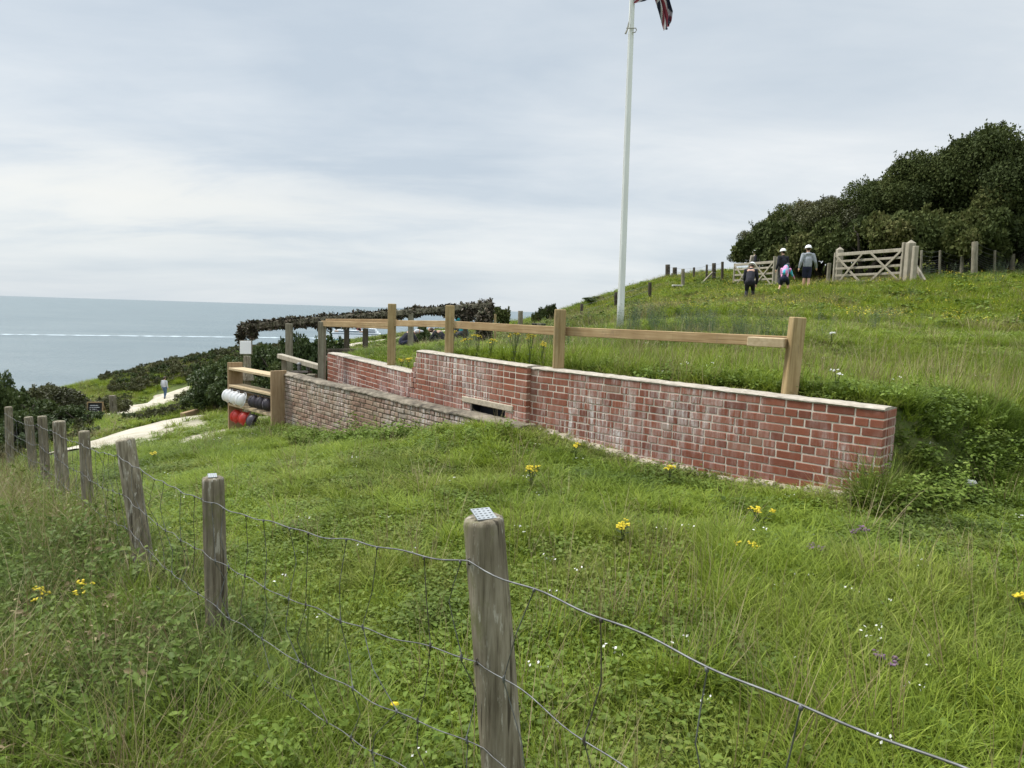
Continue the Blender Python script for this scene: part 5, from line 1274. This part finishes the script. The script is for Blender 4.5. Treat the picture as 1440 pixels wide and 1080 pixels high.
def rough():
    X, Y = [], []
    for d, r0, r1 in ((150, .9, 4), (110, 4, 8), (70, 8, 14)): x, y = fan(d, r0, r1, -85, 25); X.append(x); Y.append(y)
    x, y = np.concatenate(X), np.concatenate(Y); fs = -fence_side(x, y)*FSIGN
    u = rng.uniform(0, 1, len(x)); keep = ((fs > .06) | ((fs > -.22) & (u < .35))) & ~blocked(x, y) & (pathdist(x, y) > .1)
    keep &= (np.hypot(x, y) > 1.0)
    n1 = fbm(x, y, .9, 31); n2 = fbm(x, y, .8, 33); u = rng.uniform(0, 1, len(x)); r = np.hypot(x, y)
    idx = rng.integers(0, 3, len(x)); idx = np.where(u < .04+.30*sstep(.52, .64, n1)*sstep(2.4, 4, r), 3, idx); idx = np.where(rng.uniform(0, 1, len(x)) < .16+.4*sstep(.50, .62, n2), rng.integers(4, 7, len(x)), idx)
    idx = np.where(rng.uniform(0, 1, len(x)) < .008+.05*sstep(.52, .6, n1), 7, idx)
    scl = rng.uniform(.7, 1.15, len(x))*(1+.03*np.clip(r-4, 0, 10)); dry = .03+.25*sstep(.50, .68, fbm(x, y, 1.4, 35))*rng.uniform(.2, 1, len(x))*sstep(2.2, 4., r)
    near = np.clip((r-1.2)/1.6, .45, 1)
    scatter('rough_grass', x[keep], y[keep], idx[keep], (scl*near)[keep], dry[keep], (sstep(.45, .62, n2)*.5)[keep], cl, 'long rough grass, dry stems and brambles left of the fence', 'rough grass', tilt=.2)
rough()
def bankweeds():
    # brambles spilling along the top of the wall, its right end and the foot of the old wall
    X, Y, S_, I = [], [], [], []
    def strip(a, b, n, w, s0, s1, ids, fall=None):
        t = rng.uniform(0, 1, n); a, b = np.array(a), np.array(b); d = b-a; nn = np.array([-d[1], d[0]])/np.linalg.norm(d); o = rng.uniform(w[0], w[1], n)
        p = a+d*t[:, None]+nn*o[:, None]; X.append(p[:, 0]); Y.append(p[:, 1]); S_.append(rng.uniform(s0, s1, n)); I.append(rng.choice(ids, n))
    strip((3.25, 5.9), (.9, 8.0), 170, (-.42, .1), .4, .75, [0, 1, 2])       # behind the top of section A
    strip((3.25, 5.75), (4.5, 6.35), 100, (-.3, .4), .4, .75, [0, 1, 2, 3, 4])    # right end
    strip((2.75, 5.3), (3.6, 5.75), 120, (-.3, .25), .45, .85, [0, 1, 2, 3, 4])
    strip((3.6, 5.9), (7.5, 7.6), 130, (-.5, .5), .35, .65, [0, 1, 2, 3])
    strip((-1.0, 8.85), (-3.0, 11.2), 150, (0.05, .55), .5, .95, [0, 1, 2, 3, 4])   # foot of the old wall
    strip((.2, 7.6), (-1.1, 9.0), 34, (.0, .5), .35, .7, [0, 1, 2])
    strip((.7, 7.35), (2.2, 5.95), 16, (-.45, -.12), .3, .55, [0, 1, 2])
    strip((-3.2, 11.4), (-4.4, 12.9), 30, (.0, .4), .4, .7, [0, 1, 3])
    x, y, s, i = map(np.concatenate, (X, Y, S_, I)); b_ = polydist(x, y, BANK[4:8])[0]; k = ~((b_ < .27) & (b_ > -.04) & (x < 3.15))
    scatter('bramble_cover', x[k], y[k], i[k], s[k], rng.uniform(0, .12, k.sum()), rng.uniform(0, .1, k.sum()), cb, 'dark leafy brambles and nettles spilling round the brick walls', 'brambles', lift=-.03)
    # tussock of long grass hanging over the right end of the wall
    n = 36; t = rng.uniform(-.1, 1, n); x = 2.78+.45*t+rng.normal(0, .07, n); y = 5.38+.22*t+rng.normal(0, .08, n)
    b_ = polydist(x, y, BANK[4:8])[0]; k = ~((b_ < .27) & (b_ > -.04) & (x < 3.1))
    scatter('hanging_tussock', x[k], y[k], rng.integers(0, 3, k.sum()), rng.uniform(.7, 1.25, k.sum()), rng.uniform(0, .15, k.sum()), rng.uniform(0, .4, k.sum()), cl, 'tussock of long drooping grass at the right end of the brick wall', 'grass tussock', tilt=.35)
bankweeds()
def farfield():
    X, Y = [], []
    for d, r0, r1 in ((46, 18, 30), (24, 30, 50), (11, 50, 84)): x, y = fan(d, r0, r1, -40, 40); X.append(x); Y.append(y)
    x, y = np.concatenate(X), np.concatenate(Y); k = ~blocked(x, y) & (pathdist(x, y) > .1) & (chalkmask(x, y) < .3) & (polydist(x, y, CLIFF)[0] < 6); x, y = x[k], y[k]
    n = fbm(x, y, 2.5, 41); n2 = fbm(x, y, 4, 43); u = rng.uniform(0, 1, len(x)); r = np.hypot(x, y)
    idx = rng.integers(0, 3, len(x)); idx = np.where(u < .12+.3*sstep(.5, .62, n), 3, idx); u = rng.uniform(0, 1, len(x)); idx = np.where(u < .10+.35*sstep(.52, .62, n2), 4, idx); idx = np.where((u > .93) & (x > 4), 5, idx)
    scl = rng.uniform(.8, 1.3, len(x))*(1+.012*np.clip(r-20, 0, 60)); left = x < -.3*y
    sz = rng.uniform(.40, .80, len(x))*np.where((r < 24) & (x < 1), .6, 1)
    tint = .05+.30*sstep(.48, .68, n)*rng.uniform(.2, 1, len(x)); scatter('hill_grass', x, y, idx, scl, tint, sstep(.5, .65, n2)*.4, cf, 'rough green and straw coloured grass covering the distant hill', 'hill grass', sz=sz)
farfield()
def talls():
    X, Y, Sc = [], [], []
    for px, py, Y0, n, sp, s in ((935, 470, 12.2, 26, .55, .62), (1040, 468, 11.6, 26, .55, .62), (985, 470, 12, 10, .8, .5), (880, 470, 13, 10, .6, .5), (1215, 440, 15, 14, .8, .55), (720, 490, 11.5, 12, .9, .5), (830, 480, 11, 12, .8, .55), (1330, 398, 25, 16, 1.8, .7), (1400, 398, 24.5, 16, 1.6, .8), (1170, 415, 22, 10, 1.5, .5), (640, 490, 13.5, 12, .9, .45)):
        p = PX(px, py, Y0); X.append(rng.normal(p.x, sp, n)); Y.append(rng.normal(p.y, sp*.8, n)); Sc.append(rng.uniform(s*.7, s*1.15, n))
    x, y, s = map(np.concatenate, (X, Y, Sc)); scatter('tall_weeds', x, y, rng.integers(0, 2, len(x)), s, np.zeros(len(x)), np.zeros(len(x)), ct, 'tall grey green weeds standing in clumps on the bank', 'tall weeds')
talls()
def scrub():
    X, Y, Sc = [], [], []
    for px0, px1, Y0, Y1, n, s in ((150, 410, 57, 67, 330, 1.1), (150, 330, 40, 58, 90, .8), (250, 420, 26, 50, 120, 1.0), (100, 150, 26, 40, 40, .8), (-60, 110, 24, 40, 130, 1.2), (-60, 60, 14, 24, 60, .9), (175, 262, 18.8, 21.5, 80, .42), (95, 118, 17, 20, 20, .5), (470, 640, 58, 66, 60, .7), (690, 760, 55, 66, 40, .7)):
        y = rng.uniform(Y0, Y1, n); px = rng.uniform(px0, px1, n); X.append((px-720)/FPX*y); Y.append(y); Sc.append(s*rng.uniform(.6, 1.2, n))
    x, y, s = map(np.concatenate, (X, Y, Sc)); k = (pathdist(x, y) > .55) & (polydist(x, y, CLIFF)[0] < 3) & (chalkmask(x, y) < .15) & ((x/y < -.545) | (x/y > -.46) | (y > 57) | (y < 22)); 
    scatter('coastal_scrub', x[k], y[k], rng.integers(0, 3, k.sum()), s[k], np.zeros(k.sum()), np.zeros(k.sum()), cs, 'low olive and dark green scrub along the cliff edge by the sea', 'scrub')
scrub()

# ------------------------------------------------------------------ flowers one can count
def ragwort(px, py, lab, h=.30, n=5, mat='yellow', name='ragwort', cat='flower', Y=None, hr=.026, grp='ragwort plants in flower'):
    if Y: p = PX(px, py, Y); p = Vector((p.x, p.y, h1(p.x, p.y)))
    else:
        # the flower head, not the foot, is what sits at this pixel
        p = hit(px, py, h=h*(.95 if py < 540 else .66))
        p.z = h1(p.x, p.y)
    root = empty(name, p, lab, cat, grp); hr = hr*.4 if n == 1 else min(hr, .03); h = h if py < 540 else h*.7; rg = random.Random(int(px*7+py)); st = MB(); fl = MB()
    for i in range(n):
        st = MB(); fl = MB()
        a = rg.uniform(0, 6.28); q = Vector((math.cos(a), math.sin(a), 0))*rg.uniform(.01, .07); tip = p+q+Vector((0, 0, h*rg.uniform(.85, 1.05)))
        st.tube([p-Vector((0, 0, .03)), p+q*.3+Vector((0, 0, h*.5)), tip], .0025, 5)
        for j in range(7 if n > 1 else 1):
            c = tip+Vector((rg.uniform(-hr, hr), rg.uniform(-hr, hr), rg.uniform(-.010, .012)))
            fl.dome(c, *((.009, .009, .005) if n > 1 else (.018, .018, .008)), 7, 2, -.3, Matrix.Rotation(rg.uniform(-.5, .5), 3, 'X'))
        if cat == 'flower':
            for j in range(4):
                c = p+q*.5*j/3+Vector((0, 0, h*(.2+.2*j))); b = rg.uniform(0, 6.28); d = Vector((math.cos(b), math.sin(b), .2)); s = d.cross(Vector((0, 0, 1)))
                st.add([c, c+d*.03+s*.010, c+d*.06, c+d*.03-s*.010], [(0, 1, 2, 3)])
        st.build('stem', M['bush'], root); fl.build('flower_head', M[mat], root)
for a in [(747, 660, 'yellow ragwort flowering in the grass below the wall slot', .28, 6), (876, 740, 'yellow ragwort head in the open meadow right of the tagged post', .22, 6), (1071, 719, 'yellow ragwort in the grass beneath the middle of the brick wall', .22, 4), (1051, 766, 'small yellow flower low in the meadow right of centre', .15, 3),
          (942, 657, 'yellow ragwort growing against the foot of the brick wall', .25, 4), (1432, 841, 'yellow flower at the right frame edge in tall grass', .2, 4), (54, 832, 'yellow ragwort in the rough grass at the left', .35, 4), (120, 824, 'second yellow ragwort in the rough grass, nearer the fence', .35, 3), (217, 637, 'yellow flower in the grass behind the large leaning post', .2, 4),
          (576, 989, 'single yellow bloom near the bottom left of the tagged post', .2, 1), (810, 628, 'yellow ragwort in front of the red wall beside the joint', .25, 3)]:
    ragwort(*a)
for a in [(636, 476, 'ragwort at the foot of the tall rail post', .55, 5, 10.4), (655, 490, 'ragwort behind the wall right of the tall rail post', .4, 5, 10.3), (724, 478, 'large ragwort behind the wall midway between two rail posts', .55, 7, 9.4), (746, 474, 'ragwort next to the dark lidded box', .55, 6, 9.6), (574, 506, 'ragwort above the step in the wall', .35, 6, 10.9), (565, 513, 'ragwort left of the step in the wall', .3, 6, 11.0),
          (690, 492, 'ragwort behind the wall below the shelter post', .35, 5, 9.9), (672, 488, 'ragwort left of the netting bundle', .45, 5, 10.6), (762, 487, 'ragwort left of the square rail post', .4, 5, 9.0)]:
    ragwort(a[0], a[1], a[2], a[3]*.75, a[4], hr=.04)
ragwort(1170, 470, 'flat white yarrow heads in the grass right of the end rail post', .2, 5, 'whitepetal', 'yarrow', 'flower', None, .04, 'white flowers on the bank')
ragwort(1178, 534, 'small white flower above the right part of the brick wall', .25, 2, 'whitepetal', 'white_campion', 'flower', None, .03, 'white flowers on the bank')
ragwort(1148, 770, 'mauve clover heads in the meadow on the right', .14, 4, 'mauve', 'clover', 'flower', None, .02, 'mauve clover in the meadow')
ragwort(1243, 927, 'mauve clover in the tall grass low at the right', .16, 4, 'mauve', 'clover', 'flower', None, .02, 'mauve clover in the meadow')
ragwort(1210, 745, 'dark mauve clover patch beyond the others in the meadow', .14, 4, 'mauve', 'clover', 'flower', None, .02, 'mauve clover in the meadow')
def stones():
    for px, py, s, lab in ((1300, 698, .045, 'small white chalk stone in the grass right of the wall end'), (1364, 691, .05, 'white chalk stone farthest right in the grass'), (1318, 702, .03, 'tiny white chalk stone between two larger ones')):
        p = hit(px, py); mb = MB(); mb.dome((p.x, p.y, p.z+.05), s, s*.75, s*.7, 9, 4, -1.2); o = mb.build('chalk_stone', M['whitepetal'], loc=tuple(p), jit=.006); tag(o, lab, 'stone', 'chalk stones in the grass')
stones()

# ------------------------------------------------------------------ light
SUN_EL, SUN_AZ = 52, -70          # azimuth from +Y (view direction) towards +X
def lighting():
    w = bpy.data.worlds.new("World"); S.world = w; w.use_nodes = True; nt = w.node_tree; nt.nodes.clear()
    out = N(nt, 'ShaderNodeOutputWorld'); bg = N(nt, 'ShaderNodeBackground'); bg.inputs['Strength'].default_value = .1; L(nt, bg.outputs[0], out.inputs[0])
    sky = N(nt, 'ShaderNodeTexSky', sky_type='NISHITA', sun_disc=False, sun_elevation=R_(SUN_EL), sun_rotation=R_(SUN_AZ)); sky.air_density = 1; sky.dust_density = 1.5
    tc = N(nt, 'ShaderNodeTexCoord'); sx = N(nt, 'ShaderNodeSeparateXYZ'); L(nt, tc.outputs['Generated'], sx.inputs[0])
    zz = math_(nt, 'ADD', math_(nt, 'MAXIMUM', sx.outputs['Z'], 0.), .16); cx = N(nt, 'ShaderNodeCombineXYZ')
    L(nt, math_(nt, 'DIVIDE', sx.outputs['X'], zz), cx.inputs[0]); L(nt, math_(nt, 'DIVIDE', sx.outputs['Y'], zz), cx.inputs[1])
    def cn(scale, vec, det, off, rough=.5):
        mp = N(nt, 'ShaderNodeMapping'); mp.inputs['Scale'].default_value = vec; mp.inputs['Location'].default_value = off; L(nt, cx.outputs[0], mp.inputs[0])
        n = N(nt, 'ShaderNodeTexNoise'); n.inputs['Scale'].default_value = scale; n.inputs['Detail'].default_value = det; n.inputs['Roughness'].default_value = rough; n.inputs['Distortion'].default_value = .4; L(nt, mp.outputs[0], n.inputs[0]); return n.outputs['Fac']
    a = cn(.55, (1, .8, 1), 6, (2.3, .7, 0), .5); b = cn(1.3, (.55, 1.15, 1), 7, (5.1, 2.2, 1), .58)
    f = math_(nt, 'ADD', math_(nt, 'MULTIPLY', a, .6), math_(nt, 'MULTIPLY', b, .4))
    cloud = ramp(nt, f, [(.36, (.40, .455, .51)), (.45, (.475, .52, .56)), (.54, (.56, .59, .61)), (.64, (.66, .67, .67))])
    low = maprange(nt, sx.outputs['Z'], .0, .12, 1, 0)
    cloud = mix(nt, math_(nt, 'MULTIPLY', low, .6), cloud, (.47, .525, .57))
    # a brighter, creamier bank of thin cloud low on the sea side
    az = N(nt, 'ShaderNodeMath', operation='ARCTAN2'); L(nt, sx.outputs['X'], az.inputs[0]); L(nt, sx.outputs['Y'], az.inputs[1])
    lob = math_(nt, 'MULTIPLY', maprange(nt, math_(nt, 'ABSOLUTE', math_(nt, 'ADD', az.outputs[0], .48)), .0, .55, 1, 0), maprange(nt, math_(nt, 'ABSOLUTE', math_(nt, 'SUBTRACT', sx.outputs['Z'], .125)), .0, .085, 1, 0))
    cloud = mix(nt, math_(nt, 'MULTIPLY', lob, maprange(nt, b, .42, .58, .1, .8)), cloud, (.655, .65, .615))
    # overcast skies are about three times brighter overhead than at the horizon
    gain = maprange(nt, sx.outputs['Z'], .42, 1., SKYG[0], SKYG[1])
    m = N(nt, 'ShaderNodeVectorMath', operation='SCALE'); L(nt, cloud, m.inputs[0]); L(nt, gain, m.inputs['Scale'])
    col = mix(nt, .93, sky.outputs[0], m.outputs[0]); L(nt, col, bg.inputs['Color'])
    sd = bpy.data.lights.new('sun', 'SUN'); sd.energy = 2.3; sd.angle = R_(10); sd.color = (1, .955, .89); so = bpy.data.objects.new('sun', sd); C.objects.link(so)
    d = Vector((math.sin(R_(SUN_AZ))*math.cos(R_(SUN_EL)), math.cos(R_(SUN_AZ))*math.cos(R_(SUN_EL)), math.sin(R_(SUN_EL)))); so.rotation_euler = d.to_track_quat('Z', 'Y').to_euler(); so.location = (-20, 5, 30)
SKYG = (7.6, 28.0)
lighting()
v = S.view_settings; v.view_transform = 'Standard'; v.look = 'None'; v.gamma = 1; v.exposure = 0.90; v.use_curve_mapping = False
S.cycles.max_bounces = 6; S.cycles.diffuse_bounces = 3; S.cycles.glossy_bounces = 2; S.cycles.transmission_bounces = 3; S.cycles.transparent_max_bounces = 4
S.cycles.caustics_reflective = False; S.cycles.caustics_refractive = False
